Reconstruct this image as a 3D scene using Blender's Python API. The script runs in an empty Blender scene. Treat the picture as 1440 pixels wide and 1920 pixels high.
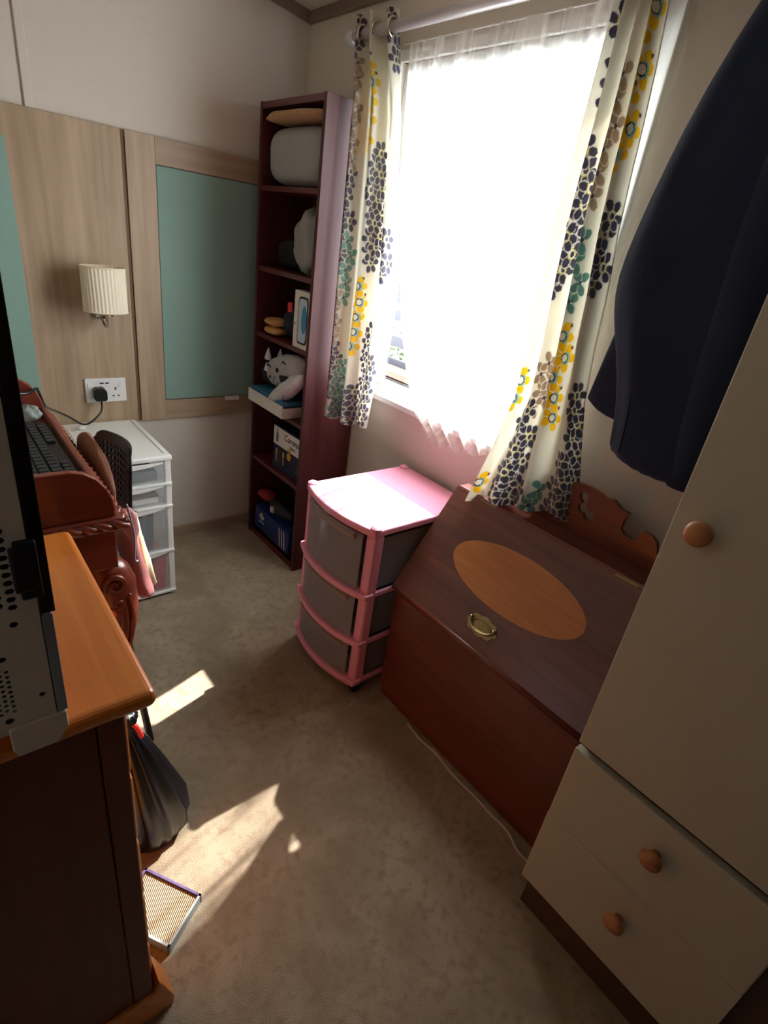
import bpy, bmesh, math, random
import numpy as np
from mathutils import Vector, Matrix
random.seed(7); np.random.seed(7)
sc = bpy.context.scene
COL = sc.collection
PI = math.pi

# ------------------------------------------------------------------ camera
cam_d = bpy.data.cameras.new('camera'); cam = bpy.data.objects.new('camera', cam_d); COL.objects.link(cam)
YAW, PITCH, ROLL = .7479, -.4576, .1526
cy, sy, cp, sp = math.cos(YAW), math.sin(YAW), math.cos(PITCH), math.sin(PITCH)
F = Vector((sy*cp, cy*cp, sp)); R = Vector((cy, -sy, 0)); U = R.cross(F)
R2 = R*math.cos(ROLL) + U*math.sin(ROLL); U2 = -R*math.sin(ROLL) + U*math.cos(ROLL)
mw = Matrix(((R2.x, U2.x, -F.x), (R2.y, U2.y, -F.y), (R2.z, U2.z, -F.z))).to_4x4()
mw.translation = Vector((0, 0, 1.4)); cam.matrix_world = mw
cam_d.sensor_fit = 'VERTICAL'; cam_d.sensor_height = 24; cam_d.lens = 24*1016.9/1920; cam_d.clip_start = .02
sc.camera = cam
# ------------------------------------------------------------------ view and light
vs = sc.view_settings; vs.view_transform = 'Standard'; vs.look = 'None'; vs.gamma = 1; vs.use_curve_mapping = False
vs.exposure = 1.15
w = bpy.data.worlds.new('sky'); sc.world = w; w.use_nodes = True
bg = w.node_tree.nodes['Background']; bg.inputs[0].default_value = (.86, .94, 1.0, 1); bg.inputs[1].default_value = 8.5
sun_d = bpy.data.lights.new('sun', 'SUN'); sun = bpy.data.objects.new('sun', sun_d); COL.objects.link(sun)
SAZ, SEL = math.radians(14), math.radians(46)
sd = Vector((math.cos(SEL)*math.cos(SAZ), math.cos(SEL)*math.sin(SAZ), math.sin(SEL)))
sun.rotation_euler = sd.to_track_quat('Z', 'Y').to_euler(); sun.location = (4, 3, 5)
sun_d.energy = 10; sun_d.angle = math.radians(.6); sun_d.color = (1, .96, .90)
pd = bpy.data.lights.new('window_daylight_portal', 'AREA'); po = bpy.data.objects.new('window_daylight_portal', pd); COL.objects.link(po)
pd.shape = 'RECTANGLE'; pd.size = 1.05; pd.size_y = .96; pd.cycles.is_portal = True
po.location = (1.46, 1.267, 1.392); po.rotation_euler = (0, PI/2, 0)
cyc = sc.cycles
cyc.max_bounces = 12; cyc.diffuse_bounces = 7; cyc.glossy_bounces = 4; cyc.transmission_bounces = 8; cyc.transparent_max_bounces = 16
cyc.sample_clamp_indirect = 6; cyc.caustics_reflective = False; cyc.caustics_refractive = False
cyc.use_denoising = True

# ------------------------------------------------------------------ materials
def c(r, g, b):
    f = lambda v: (v/255/12.92) if v/255 <= .04045 else ((v/255+.055)/1.055)**2.4
    return (f(r), f(g), f(b), 1)
def mat(name):
    m = bpy.data.materials.new(name); m.use_nodes = True
    return m, m.node_tree, m.node_tree.nodes['Principled BSDF']
def plain(name, col, rough=.5, metal=0, spec=.5, var=.0, scale=20, bump=0, sheen=0, coat=0):
    m, t, b = mat(name)
    b.inputs['Base Color'].default_value = col; b.inputs['Roughness'].default_value = rough
    b.inputs['Metallic'].default_value = metal; b.inputs['Specular IOR Level'].default_value = spec
    if sheen: b.inputs['Sheen Weight'].default_value = sheen
    if coat: b.inputs['Coat Weight'].default_value = coat; b.inputs['Coat Roughness'].default_value = .2
    if var or bump:
        tc = t.nodes.new('ShaderNodeTexCoord'); n = t.nodes.new('ShaderNodeTexNoise')
        n.inputs['Scale'].default_value = scale; n.inputs['Detail'].default_value = 5
        t.links.new(tc.outputs['Object'], n.inputs['Vector'])
        if var:
            mx = t.nodes.new('ShaderNodeMix'); mx.data_type = 'RGBA'
            mx.inputs[6].default_value = tuple(v*(1-var) for v in col[:3])+(1,)
            mx.inputs[7].default_value = tuple(min(1, v*(1+var)) for v in col[:3])+(1,)
            t.links.new(n.outputs['Fac'], mx.inputs[0]); t.links.new(mx.outputs[2], b.inputs['Base Color'])
        if bump:
            bp = t.nodes.new('ShaderNodeBump'); bp.inputs['Strength'].default_value = bump; bp.inputs['Distance'].default_value = .01
            t.links.new(n.outputs['Fac'], bp.inputs['Height']); t.links.new(bp.outputs[0], b.inputs['Normal'])
    return m
def wood(name, c1, c2, axis='Z', rough=.4, fine=60, coat=0, big=5):
    m, t, b = mat(name)
    tc = t.nodes.new('ShaderNodeTexCoord'); mp = t.nodes.new('ShaderNodeMapping')
    s = {'X': (.06, 1, 1), 'Y': (1, .06, 1), 'Z': (1, 1, .06)}[axis]
    mp.inputs['Scale'].default_value = s
    t.links.new(tc.outputs['Object'], mp.inputs['Vector'])
    n1 = t.nodes.new('ShaderNodeTexNoise'); n1.inputs['Scale'].default_value = fine; n1.inputs['Detail'].default_value = 6
    n1.inputs['Distortion'].default_value = .6
    n2 = t.nodes.new('ShaderNodeTexNoise'); n2.inputs['Scale'].default_value = big; n2.inputs['Detail'].default_value = 3; n2.inputs['Distortion'].default_value = 1.2
    t.links.new(mp.outputs[0], n1.inputs['Vector']); t.links.new(mp.outputs[0], n2.inputs['Vector'])
    ad = t.nodes.new('ShaderNodeMath'); ad.operation = 'ADD'
    t.links.new(n1.outputs['Fac'], ad.inputs[0]); t.links.new(n2.outputs['Fac'], ad.inputs[1])
    mr = t.nodes.new('ShaderNodeMapRange'); mr.inputs[1].default_value = .7; mr.inputs[2].default_value = 1.3
    t.links.new(ad.outputs[0], mr.inputs[0])
    mx = t.nodes.new('ShaderNodeMix'); mx.data_type = 'RGBA'; mx.inputs[6].default_value = c1; mx.inputs[7].default_value = c2
    t.links.new(mr.outputs[0], mx.inputs[0]); t.links.new(mx.outputs[2], b.inputs['Base Color'])
    bp = t.nodes.new('ShaderNodeBump'); bp.inputs['Strength'].default_value = .08; bp.inputs['Distance'].default_value = .004
    t.links.new(n1.outputs['Fac'], bp.inputs['Height']); t.links.new(bp.outputs[0], b.inputs['Normal'])
    b.inputs['Roughness'].default_value = rough
    if coat: b.inputs['Coat Weight'].default_value = coat; b.inputs['Coat Roughness'].default_value = .15
    return m
def translucent(name, col, trans=.5, transp=0.0, rough=.5, use_attr=False, weave=0):
    m, t, b = mat(name)
    out = t.nodes['Material Output']
    b.inputs['Base Color'].default_value = col; b.inputs['Roughness'].default_value = rough; b.inputs['Specular IOR Level'].default_value = .2
    tl = t.nodes.new('ShaderNodeBsdfTranslucent'); tl.inputs[0].default_value = col
    if use_attr:
        at = t.nodes.new('ShaderNodeAttribute'); at.attribute_name = 'print'
        t.links.new(at.outputs['Color'], b.inputs['Base Color']); t.links.new(at.outputs['Color'], tl.inputs[0])
    mx = t.nodes.new('ShaderNodeMixShader'); mx.inputs[0].default_value = trans
    t.links.new(b.outputs[0], mx.inputs[1]); t.links.new(tl.outputs[0], mx.inputs[2])
    last = mx
    if transp:
        tp = t.nodes.new('ShaderNodeBsdfTransparent'); m2 = t.nodes.new('ShaderNodeMixShader'); m2.inputs[0].default_value = transp
        if weave:
            tc = t.nodes.new('ShaderNodeTexCoord'); mp = t.nodes.new('ShaderNodeMapping'); mp.inputs['Scale'].default_value = (0, 1, .05)
            nn = t.nodes.new('ShaderNodeTexNoise'); nn.inputs['Scale'].default_value = weave; nn.inputs['Detail'].default_value = 3
            r_ = t.nodes.new('ShaderNodeMapRange'); r_.inputs[1].default_value = .42; r_.inputs[2].default_value = .54; r_.inputs[3].default_value = max(0, transp-.36); r_.inputs[4].default_value = transp+.14
            t.links.new(tc.outputs['Object'], mp.inputs['Vector']); t.links.new(mp.outputs[0], nn.inputs['Vector']); t.links.new(nn.outputs['Fac'], r_.inputs[0]); t.links.new(r_.outputs[0], m2.inputs[0])
        t.links.new(mx.outputs[0], m2.inputs[1]); t.links.new(tp.outputs[0], m2.inputs[2]); last = m2
    t.links.new(last.outputs[0], out.inputs['Surface'])
    return m
def carpet():
    m, t, b = mat('carpet_pile')
    tc = t.nodes.new('ShaderNodeTexCoord')
    def noise(s, d, dist=0):
        n = t.nodes.new('ShaderNodeTexNoise'); n.inputs['Scale'].default_value = s; n.inputs['Detail'].default_value = d; n.inputs['Distortion'].default_value = dist
        t.links.new(tc.outputs['Object'], n.inputs['Vector']); return n
    big = noise(5.5, 6, .8); mid = noise(45, 4); fine = noise(420, 2)
    def mixc(f, a, bcol, lo, hi):
        r = t.nodes.new('ShaderNodeMapRange'); r.inputs[1].default_value = lo; r.inputs[2].default_value = hi
        t.links.new(f, r.inputs[0])
        x = t.nodes.new('ShaderNodeMix'); x.data_type = 'RGBA'; t.links.new(r.outputs[0], x.inputs[0])
        for i, v in ((6, a), (7, bcol)):
            if hasattr(v, 'links'): t.links.new(v, x.inputs[i])
            else: x.inputs[i].default_value = v
        return x.outputs[2]
    a = mixc(big.outputs['Fac'], c(158, 140, 116), c(184, 166, 142), .32, .65)
    bb = mixc(mid.outputs['Fac'], c(158, 138, 114), a, .28, .50)
    x = t.nodes.new('ShaderNodeMix'); x.data_type = 'RGBA'; x.blend_type = 'MULTIPLY'; x.inputs[0].default_value = .5
    t.links.new(bb, x.inputs[6])
    r = t.nodes.new('ShaderNodeMapRange'); r.inputs[3].default_value = .45; r.inputs[4].default_value = 1.4; t.links.new(fine.outputs['Fac'], r.inputs[0])
    t.links.new(r.outputs[0], x.inputs[7]); t.links.new(x.outputs[2], b.inputs['Base Color'])
    b.inputs['Roughness'].default_value = 1; b.inputs['Specular IOR Level'].default_value = .05; b.inputs['Sheen Weight'].default_value = .15
    bp = t.nodes.new('ShaderNodeBump'); bp.inputs['Strength'].default_value = .6; bp.inputs['Distance'].default_value = .006
    t.links.new(fine.outputs['Fac'], bp.inputs['Height']); t.links.new(bp.outputs[0], b.inputs['Normal'])
    return m
def glassm(name, tint=(1, 1, 1, 1), gloss=.08):
    m = bpy.data.materials.new(name); m.use_nodes = True; t = m.node_tree; t.nodes.clear()
    o = t.nodes.new('ShaderNodeOutputMaterial'); a = t.nodes.new('ShaderNodeBsdfTransparent'); g = t.nodes.new('ShaderNodeBsdfGlossy')
    a.inputs[0].default_value = tint; g.inputs['Roughness'].default_value = .02
    x = t.nodes.new('ShaderNodeMixShader'); x.inputs[0].default_value = gloss
    t.links.new(a.outputs[0], x.inputs[1]); t.links.new(g.outputs[0], x.inputs[2]); t.links.new(x.outputs[0], o.inputs[0]); return m
def frosted(name, col, transp=.45, rough=.4):
    return translucent(name, col, .35, transp, rough)

MW = plain('wallpaper', c(216, 208, 196), .8, var=.03, scale=60, bump=.03)
MCEIL = plain('ceiling_board', c(215, 205, 190), .8)
MTRIM = wood('brown_trim', c(118, 100, 86), c(140, 120, 102), 'Y', .5)
MCARP = carpet()
MPVC = plain('white_pvc', c(240, 240, 238), .35)
MOAK = wood('oak_laminate', c(158, 134, 108), c(190, 166, 138), 'Z', .5, fine=45, big=7)
MOAKX = wood('oak_laminate_cross', c(160, 136, 112), c(186, 162, 136), 'X', .5, fine=45, big=7)
MGROOVE = plain('groove_brown', c(110, 84, 58), .6)
MAHOG = wood('mahogany_laminate', c(66, 23, 25), c(88, 35, 35), 'Z', .5, fine=50)
MAHOGY = wood('mahogany_laminate_cross', c(82, 28, 28), c(104, 40, 40), 'Y', .42, fine=50, coat=.2)
MBUR = wood('bureau_mahogany', c(96, 42, 28), c(126, 60, 40), 'Y', .38, fine=55, coat=.25, big=4)
MBURF = wood('bureau_flap_mahogany', c(96, 58, 48), c(124, 78, 62), 'Y', .38, fine=60, coat=.25, big=6)
MINLAY = wood('satinwood_inlay', c(178, 108, 52), c(202, 130, 68), 'Y', .38, fine=90, coat=.2)
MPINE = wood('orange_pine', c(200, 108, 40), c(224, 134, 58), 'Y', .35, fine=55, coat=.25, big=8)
MPINESHADE = wood('orange_pine_shaded', c(92, 34, 18), c(112, 46, 24), 'Z', .45, fine=45, big=6)  # same pine, with the shade of the sides facing off the window in its colour
MROSE = wood('rosewood_carved', c(104, 42, 30), c(136, 62, 44), 'X', .3, fine=50, coat=.4)
MWHT = plain('white_wardrobe_foil', c(196, 192, 174), .55, var=.02, scale=80)
MKNOB = wood('turned_pine', c(168, 108, 66), c(196, 136, 88), 'X', .45, fine=70)
MPINK = plain('pink_plastic', c(244, 162, 188), .35, spec=.5)
MGREYD = frosted('smoky_drawer_plastic', c(186, 186, 192), .42, .35)
MDARK = plain('dark_cloth', c(26, 26, 32), .9)
MBLACK = plain('black_plastic', c(16, 16, 18), .35)
MRUB = plain('black_rubber', c(22, 22, 24), .6)
MTOWER = plain('white_translucent_plastic', c(246, 246, 242), .35)
MTFRONT = frosted('clear_drawer_plastic', c(240, 242, 240), .78, .3)
MGREEN = plain('green_fabric', c(138, 170, 158), .95, var=.10, scale=140, bump=.1, sheen=.2)
MCREAM = translucent('cream_shade_fabric', c(252, 244, 222), .2)
MCHROME = plain('chrome', c(205, 200, 190), .18, metal=1)
MBRASS = plain('aged_brass', c(150, 130, 88), .35, metal=1)
MNAVY = plain('navy_wool', c(24, 38, 62), .95, var=.12, scale=300, bump=.1, sheen=.05)
MSHEER = translucent('net_curtain_voile', c(246, 244, 238), .75, .5, weave=22)
MPRINT = translucent('printed_cotton', c(235, 228, 205), .5, use_attr=True)
MSATIN = plain('brushed_steel_rod', c(214, 210, 214), .35, metal=.35)
MPC = plain('white_steel', c(214, 206, 196), .45)
MMESH = plain('silver_mesh', c(150, 160, 178), .4, metal=.5)
MBAG = plain('black_bin_liner', c(10, 11, 16), .3, spec=.5)
MRED = plain('red_plastic', c(200, 50, 50), .5)
MORANGE = plain('orange_plastic', c(240, 84, 30), .5)
MGRFAB = plain('grey_duvet_cotton', c(160, 162, 160), .9, var=.05, scale=80, bump=.05)
MTAN = plain('tan_fleece', c(190, 150, 112), .95, var=.2, scale=90, bump=.4)
MPLBAG = translucent('white_carrier_film', c(206, 208, 202), .4, .2, .3)
MWPAP = plain('white_card', c(232, 226, 220), .6)
MBLUE = plain('blue_cover', c(62, 132, 172), .5)
MDBLUE = plain('deep_blue_card', c(24, 48, 112), .55)
MGWOLF = plain('grey_plush', c(176, 176, 176), .9, var=.12, scale=60, bump=.2)
MWWOLF = plain('white_plush', c(214, 214, 216), .9, var=.08, scale=60, bump=.2)
MPINKJ = plain('dusty_pink_leather', c(200, 130, 128), .35, var=.1, scale=30, bump=.2, coat=.2)
MCREAMF = plain('cream_lining', c(226, 206, 168), .8)
MBRNF = plain('brown_cushion_fabric', c(140, 90, 66), .8, var=.12, scale=40, bump=.2)
MSILV = plain('silver_grey_plastic', c(160, 165, 170), .4)
MYEL = plain('tan_suede', c(200, 150, 92), .8)
MGOLD = plain('gold_print', c(214, 160, 50), .5)
MINK = plain('dark_ink', c(30, 30, 40), .6)
MNAVYC = plain('navy_card', c(22, 30, 62), .6)
MPURP = plain('purple_card', c(96, 80, 128), .7, var=.3, scale=200)
MPALEB = plain('pale_grey_card', c(170, 180, 182), .6)
MDECK = wood('grey_composite', c(44, 46, 54), c(56, 58, 66), 'Y', .7)
MTIMB = wood('orange_brown_timber', c(84, 52, 38), c(96, 62, 46), 'Y', .7)
MLEAF = plain('bright_leaf', c(62, 84, 22), .6, var=.3, scale=30)
MGROUND = plain('outdoor_decking', c(46, 40, 38), .8, var=.1, scale=10)
MBROWNC = wood('brown_carcass', c(78, 56, 44), c(98, 74, 58), 'Y', .5)
MGLASS = glassm('window_glass')
MDGLASS = plain('tinted_glass_edge', c(10, 10, 12), .08, spec=.8)
def ribbed():
    m, t, b = mat('ribbed_cardboard')
    tc = t.nodes.new('ShaderNodeTexCoord'); wv = t.nodes.new('ShaderNodeTexWave'); wv.inputs['Scale'].default_value = 90; wv.inputs['Distortion'].default_value = 1.2
    wv.inputs['Detail'].default_value = 2; wv.bands_direction = 'X'
    t.links.new(tc.outputs['Object'], wv.inputs['Vector'])
    x = t.nodes.new('ShaderNodeMix'); x.data_type = 'RGBA'; x.inputs[6].default_value = c(150, 132, 100); x.inputs[7].default_value = c(216, 200, 170)
    t.links.new(wv.outputs['Fac'], x.inputs[0]); t.links.new(x.outputs[2], b.inputs['Base Color']); b.inputs['Roughness'].default_value = .9
    bp = t.nodes.new('ShaderNodeBump'); bp.inputs['Distance'].default_value = .003; t.links.new(wv.outputs['Fac'], bp.inputs['Height']); t.links.new(bp.outputs[0], b.inputs['Normal'])
    return m
MRIB = ribbed()

# ------------------------------------------------------------------ mesh helpers
class G:
    def __init__(s): s.v = []; s.f = []
    def add(s, vs, fs):
        o = len(s.v); s.v += [tuple(float(q) for q in v) for v in vs]; s.f += [tuple(i+o for i in f) for f in fs]; return s
    def box(s, x0, x1, y0, y1, z0, z1):
        if x0 > x1: x0, x1 = x1, x0
        if y0 > y1: y0, y1 = y1, y0
        if z0 > z1: z0, z1 = z1, z0
        return s.add([(x0,y0,z0),(x1,y0,z0),(x1,y1,z0),(x0,y1,z0),(x0,y0,z1),(x1,y0,z1),(x1,y1,z1),(x0,y1,z1)],
                     [(0,3,2,1),(4,5,6,7),(0,1,5,4),(1,2,6,5),(2,3,7,6),(3,0,4,7)])
    def obox(s, o, u, v, n):   # oriented box from corner and three edge vectors
        o, u, v, n = map(Vector, (o, u, v, n))
        P = [o, o+u, o+u+v, o+v, o+n, o+u+n, o+u+v+n, o+v+n]
        return s.add(P, [(0,3,2,1),(4,5,6,7),(0,1,5,4),(1,2,6,5),(2,3,7,6),(3,0,4,7)])
    def prism(s, axis, poly, a0, a1):
        def P(p, a):
            return {'X': (a, p[0], p[1]), 'Y': (p[0], a, p[1]), 'Z': (p[0], p[1], a)}[axis]
        n = len(poly)
        return s.add([P(p, a0) for p in poly]+[P(p, a1) for p in poly],
                     [tuple(range(n)), tuple(range(2*n-1, n-1, -1))]+[(i, (i+1) % n, n+(i+1) % n, n+i) for i in range(n)])
    def loft(s, rings, cap=True, closed=True):
        n = len(rings[0]); fs = []
        for j in range(len(rings)-1):
            for i in range(n if closed else n-1):
                k = (i+1) % n
                fs.append((j*n+i, j*n+k, (j+1)*n+k, (j+1)*n+i))
        if cap: fs += [tuple(range(n-1, -1, -1)), tuple((len(rings)-1)*n+i for i in range(n))]
        return s.add([p for r in rings for p in r], fs)
    def tube(s, pts, r, seg=10, cap=True):
        pts = [Vector(p) for p in pts]; rings = []; prev = None
        for i, p in enumerate(pts):
            d = (pts[min(i+1, len(pts)-1)]-pts[max(i-1, 0)]).normalized()
            if prev is None:
                a = Vector((0, 0, 1)) if abs(d.z) < .9 else Vector((1, 0, 0)); n = d.cross(a).normalized()
            else: n = (prev-d*prev.dot(d)).normalized()
            prev = n; b = d.cross(n); rr = r[i] if isinstance(r, (list, tuple)) else r
            rings.append([p+(n*math.cos(2*PI*k/seg)+b*math.sin(2*PI*k/seg))*rr for k in range(seg)])
        return s.loft(rings, cap)
    def lathe(s, prof, cen, axis='Z', seg=24, sx=1, sy=1):
        cen = Vector(cen); rings = []
        for r, h in prof:
            ring = []
            for k in range(seg):
                a = 2*PI*k/seg; u, v = r*math.cos(a)*sx, r*math.sin(a)*sy
                ring.append(cen+Vector({'Z': (u, v, h), 'X': (h, u, v), 'Y': (u, h, v)}[axis]))
            rings.append(ring)
        return s.loft(rings)
    def grid(s, P):
        nz, nu = P.shape[:2]
        return s.add(P.reshape(-1, 3).tolist(), [(j*nu+i, j*nu+i+1, (j+1)*nu+i+1, (j+1)*nu+i) for j in range(nz-1) for i in range(nu-1)])
    def bounds(s):
        a = np.array(s.v); return a.min(0), a.max(0)
LOC = {}
def sm(a): return a*a*(3-2*a)
def build(name, g, m, parent=None, bevel=0, smooth=False, seg=2, subsurf=0, solid=0):
    me = bpy.data.meshes.new(name)
    if parent is not None: o0 = LOC[parent.name]
    else:
        lo, hi = g.bounds(); o0 = Vector(((lo[0]+hi[0])/2, (lo[1]+hi[1])/2, lo[2]))
    me.from_pydata([(v[0]-o0[0], v[1]-o0[1], v[2]-o0[2]) for v in g.v], [], g.f)
    bm = bmesh.new(); bm.from_mesh(me); bmesh.ops.recalc_face_normals(bm, faces=bm.faces)
    if bevel: bmesh.ops.bevel(bm, geom=[e for e in bm.edges if len(e.link_faces) == 2 and e.calc_face_angle(0) > .6], offset=bevel, segments=seg, affect='EDGES', profile=.5, clamp_overlap=True)
    bm.to_mesh(me); bm.free()
    if smooth: me.shade_smooth()
    me.materials.append(m)
    o = bpy.data.objects.new(name, me); COL.objects.link(o)
    if parent is None: o.location = o0
    else: o.parent = parent
    if solid:
        q = o.modifiers.new('thickness', 'SOLIDIFY'); q.thickness = solid
    if subsurf:
        q = o.modifiers.new('smooth', 'SUBSURF'); q.levels = subsurf; q.render_levels = subsurf
    LOC[o.name] = Vector(o0)
    return o
def thing(name, label, cat, loc, group=None):
    o = bpy.data.objects.new(name, None); COL.objects.link(o); o.location = loc; o.empty_display_size = .05
    o['label'] = label; o['category'] = cat
    if group: o['group'] = group
    LOC[o.name] = Vector(loc); return o
def tag(o, label, cat, group=None, kind=None):
    o['label'] = label; o['category'] = cat
    if group: o['group'] = group
    if kind: o['kind'] = kind
    return o
def structure(name, g, m, parent=None, **k):
    o = build(name, g, m, parent, **k)
    if parent is None: o['kind'] = 'structure'
    return o
def text(name, s, size, loc, rot, m, parent, ext=.0006, sx=1):
    cu = bpy.data.curves.new(name, 'FONT'); cu.body = s; cu.size = size; cu.extrude = ext; cu.align_x = 'CENTER'; cu.align_y = 'CENTER'
    t = bpy.data.objects.new(name, cu); me = bpy.data.meshes.new_from_object(t); bpy.data.objects.remove(t); bpy.data.curves.remove(cu)
    me.name = name; me.transform(Matrix.Diagonal((sx, 1, 1, 1))); me.materials.append(m)
    me.transform(rot.to_4x4()); me.transform(Matrix.Translation(Vector(loc)-LOC[parent.name]))
    o = bpy.data.objects.new(name, me); COL.objects.link(o); o.parent = parent; LOC[o.name] = LOC[parent.name]; return o
def ell(cu, cv, ru, rv, n=20, e=2.0):
    r = []
    for k in range(n):
        a = 2*PI*k/n; ca, sa = math.cos(a), math.sin(a)
        r.append((cu+ru*math.copysign(abs(ca)**(2/e), ca), cv+rv*math.copysign(abs(sa)**(2/e), sa)))
    return r
def pillow(cx_, cy_, cz_, sx, sy, sz, n=26, e=3.2, wr=.0, seed=1, tilt=None, p=2.2):
    """closed cushion: superellipse outline in x/y-like plane, puffed along the third axis (half sizes)"""
    rnd = random.Random(seed); ph = [rnd.uniform(0, 6) for _ in range(6)]
    rings = []; m = 14
    for j in range(m+1):
        t = -1+2*j/m; t = math.copysign(1-(1-abs(t))**(1.0 if p < 3 else 1.7), t)
        k = (1-abs(t)**p)**(1/p) if abs(t) < 1 else 0.0
        ring = []
        for i in range(n):
            a = 2*PI*i/n; ca, sa = math.cos(a), math.sin(a)
            u = math.copysign(abs(ca)**(2/e), ca)*max(k, .02); v = math.copysign(abs(sa)**(2/e), sa)*max(k, .02)
            q = 1+wr*(math.sin(5*a+ph[0]+3*t)+.6*math.sin(9*a+ph[1]-4*t)+.5*math.sin(13*a+ph[2]+7*t))
            ring.append(Vector((u*sx*q, v*sy*q, t*sz*(1+wr*math.sin(3*a+ph[3])))))
        rings.append(ring)
    mt = tilt.to_matrix().to_4x4() if tilt else Matrix.Identity(4)
    return [[(mt @ p)+Vector((cx_, cy_, cz_)) for p in r] for r in rings]

# ------------------------------------------------------------------ room shell
XW, YB, XL, YF = 1.393, 2.32, -.55, -1.25
WY0, WY1, WZ0, WZ1 = .835, 1.735, .862, 1.922
def zc(x): return 2.128+.12*(XW-x)
structure('floor', G().box(XL-.1, XW+.08, YF-.1, YB+.08, -.05, 0), MCARP)
g = G(); g.box(XW, XW+.08, YF, WY0, 0, 2.2).box(XW, XW+.08, WY1, YB, 0, 2.2).box(XW, XW+.08, WY0, WY1, 0, WZ0).box(XW, XW+.08, WY0, WY1, WZ1, 2.2)
structure('wall_right', g, MW)
structure('wall_back', G().prism('Y', [(XL-.08, 0), (XW+.08, 0), (XW+.08, 2.2), (XL-.08, 2.45)], YB, YB+.08), MW)
structure('wall_left', G().box(XL-.08, XL, YF, YB, 0, 2.45), MW)
structure('wall_front', G().prism('Y', [(XL-.08, 0), (XW+.08, 0), (XW+.08, 2.2), (XL-.08, 2.45)], YF-.08, YF), MBROWNC)
dd = structure('added_dark_door', G().box(XL, XL+.035, -1.05, -.15, 0, 1.98), MBROWNC, bevel=.004)  # unseen door, added in dark brown to soak up bounce light
structure('added_door_handle', G().tube([(XL+.035, -.24, 1.0), (XL+.075, -.24, 1.0), (XL+.075, -.34, 1.0)], .009, 10), MCHROME, dd, smooth=True)  # handle for the added, unseen door
structure('ceiling', G().prism('Y', [(XL-.08, zc(XL-.08)), (XW+.08, zc(XW+.08)), (XW+.08, 2.3), (XL-.08, 2.5)], YF-.1, YB+.1), MCEIL)
structure('trim_1', G().box(XW-.018, XW, YF, YB, 2.095, 2.132), MTRIM, bevel=.004)
structure('trim_2', G().prism('Y', [(XL, zc(XL)-.035), (XW, zc(XW)-.035), (XW, zc(XW)+.004), (XL, zc(XL)+.004)], YB-.018, YB), MTRIM, bevel=.004)
structure('baseboard_back', G().box(XL, XW, YB-.014, YB, 0, .045), MOAKX, bevel=.003)
structure('baseboard_right', G().box(XW-.014, XW, YF, YB, 0, .045), MTRIM, bevel=.003)
structure('trim_3', G().box(.398, .422, YB-.008, YB, 1.618, zc(.41)-.03), MW, bevel=.003)
# window
win = bpy.data.objects.new('window_1', None); COL.objects.link(win); win.location = (XW, (WY0+WY1)/2, WZ0); win['kind'] = 'structure'; LOC['window_1'] = Vector(win.location)
g = G(); fx0, fx1, fw = XW+.012, XW+.07, .040
g.box(fx0, fx1, WY0, WY0+fw, WZ0, WZ1).box(fx0, fx1, WY1-fw, WY1, WZ0, WZ1).box(fx0, fx1, WY0+fw, WY1-fw, WZ0, WZ0+fw).box(fx0, fx1, WY0+fw, WY1-fw, WZ1-fw, WZ1)
build('window_frame', g, MPVC, win, bevel=.004)
build('pane', G().box(XW+.04, XW+.046, WY0+fw, WY1-fw, WZ0+fw, WZ1-fw), MGLASS, win)
g = G(); t0 = .032
g.box(XW-.010, XW+.012, WY0-t0, WY0, WZ0-t0, WZ1+t0).box(XW-.010, XW+.012, WY1, WY1+t0, WZ0-t0, WZ1+t0).box(XW-.010, XW+.012, WY0, WY1, WZ1, WZ1+t0)
build('architrave', g, MPVC, win, bevel=.003)
build('window_sill', G().box(XW-.026, XW+.02, WY0-t0, WY1+t0, WZ0-.020, WZ0+.003), MPVC, win, bevel=.004)

# ------------------------------------------------------------------ outside the window
o = build('ground', G().box(1.6, 9, -4, 9, -.65, -.6), MGROUND); o['kind'] = 'structure'
fe = thing('garden_fence', 'grey slatted deck fence with open gaps, seen through the bare left strip of the window', 'fence', (2.6, 3.0, -.6))
for z0, z1 in ((1.04, 1.17), (.93, 1.0), (.76, .83), (.60, .68)):
    build('slat', G().box(2.585, 2.615, 1.4, 4.4, z0, z1), MDECK, fe, bevel=.004)
for y in (1.5, 3.9):
    build('post', G().box(2.62, 2.70, y, y+.09, -.6, 1.22), MDECK, fe, bevel=.004)
bn = thing('timber_planter', 'orange-brown timber planter rails below the grey fence outside', 'planter', (2.45, 2.9, -.6))
build('rail', G().box(2.36, 2.50, 1.8, 4.0, .62, .66), MTIMB, bn, bevel=.004)
build('rail', G().box(2.30, 2.40, 1.8, 4.0, .50, .54), MTIMB, bn, bevel=.004)
build('box_panel', G().box(2.40, 2.50, 1.8, 4.0, -.6, .60), MGROUND, bn)
g = G(); rr = random.Random(3)
for _ in range(1300):
    x, y, z = 2.76+rr.uniform(0, .16), rr.uniform(2.2, 3.7), rr.uniform(.60, .97) if _ < 800 else rr.uniform(-.59, .6)
    a = Vector((rr.uniform(-1, 1), rr.uniform(-1, 1), rr.uniform(-1, 1))).normalized()*.022; b2 = a.orthogonal().normalized()*.012
    p = Vector((x, y, z)); g.add([p-a, p+b2, p+a, p-b2], [(0, 1, 2, 3)])
tag(build('shrub_foliage', g, MLEAF), 'bright green leaves growing through the grey fence outside', 'plant', kind='stuff')

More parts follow.
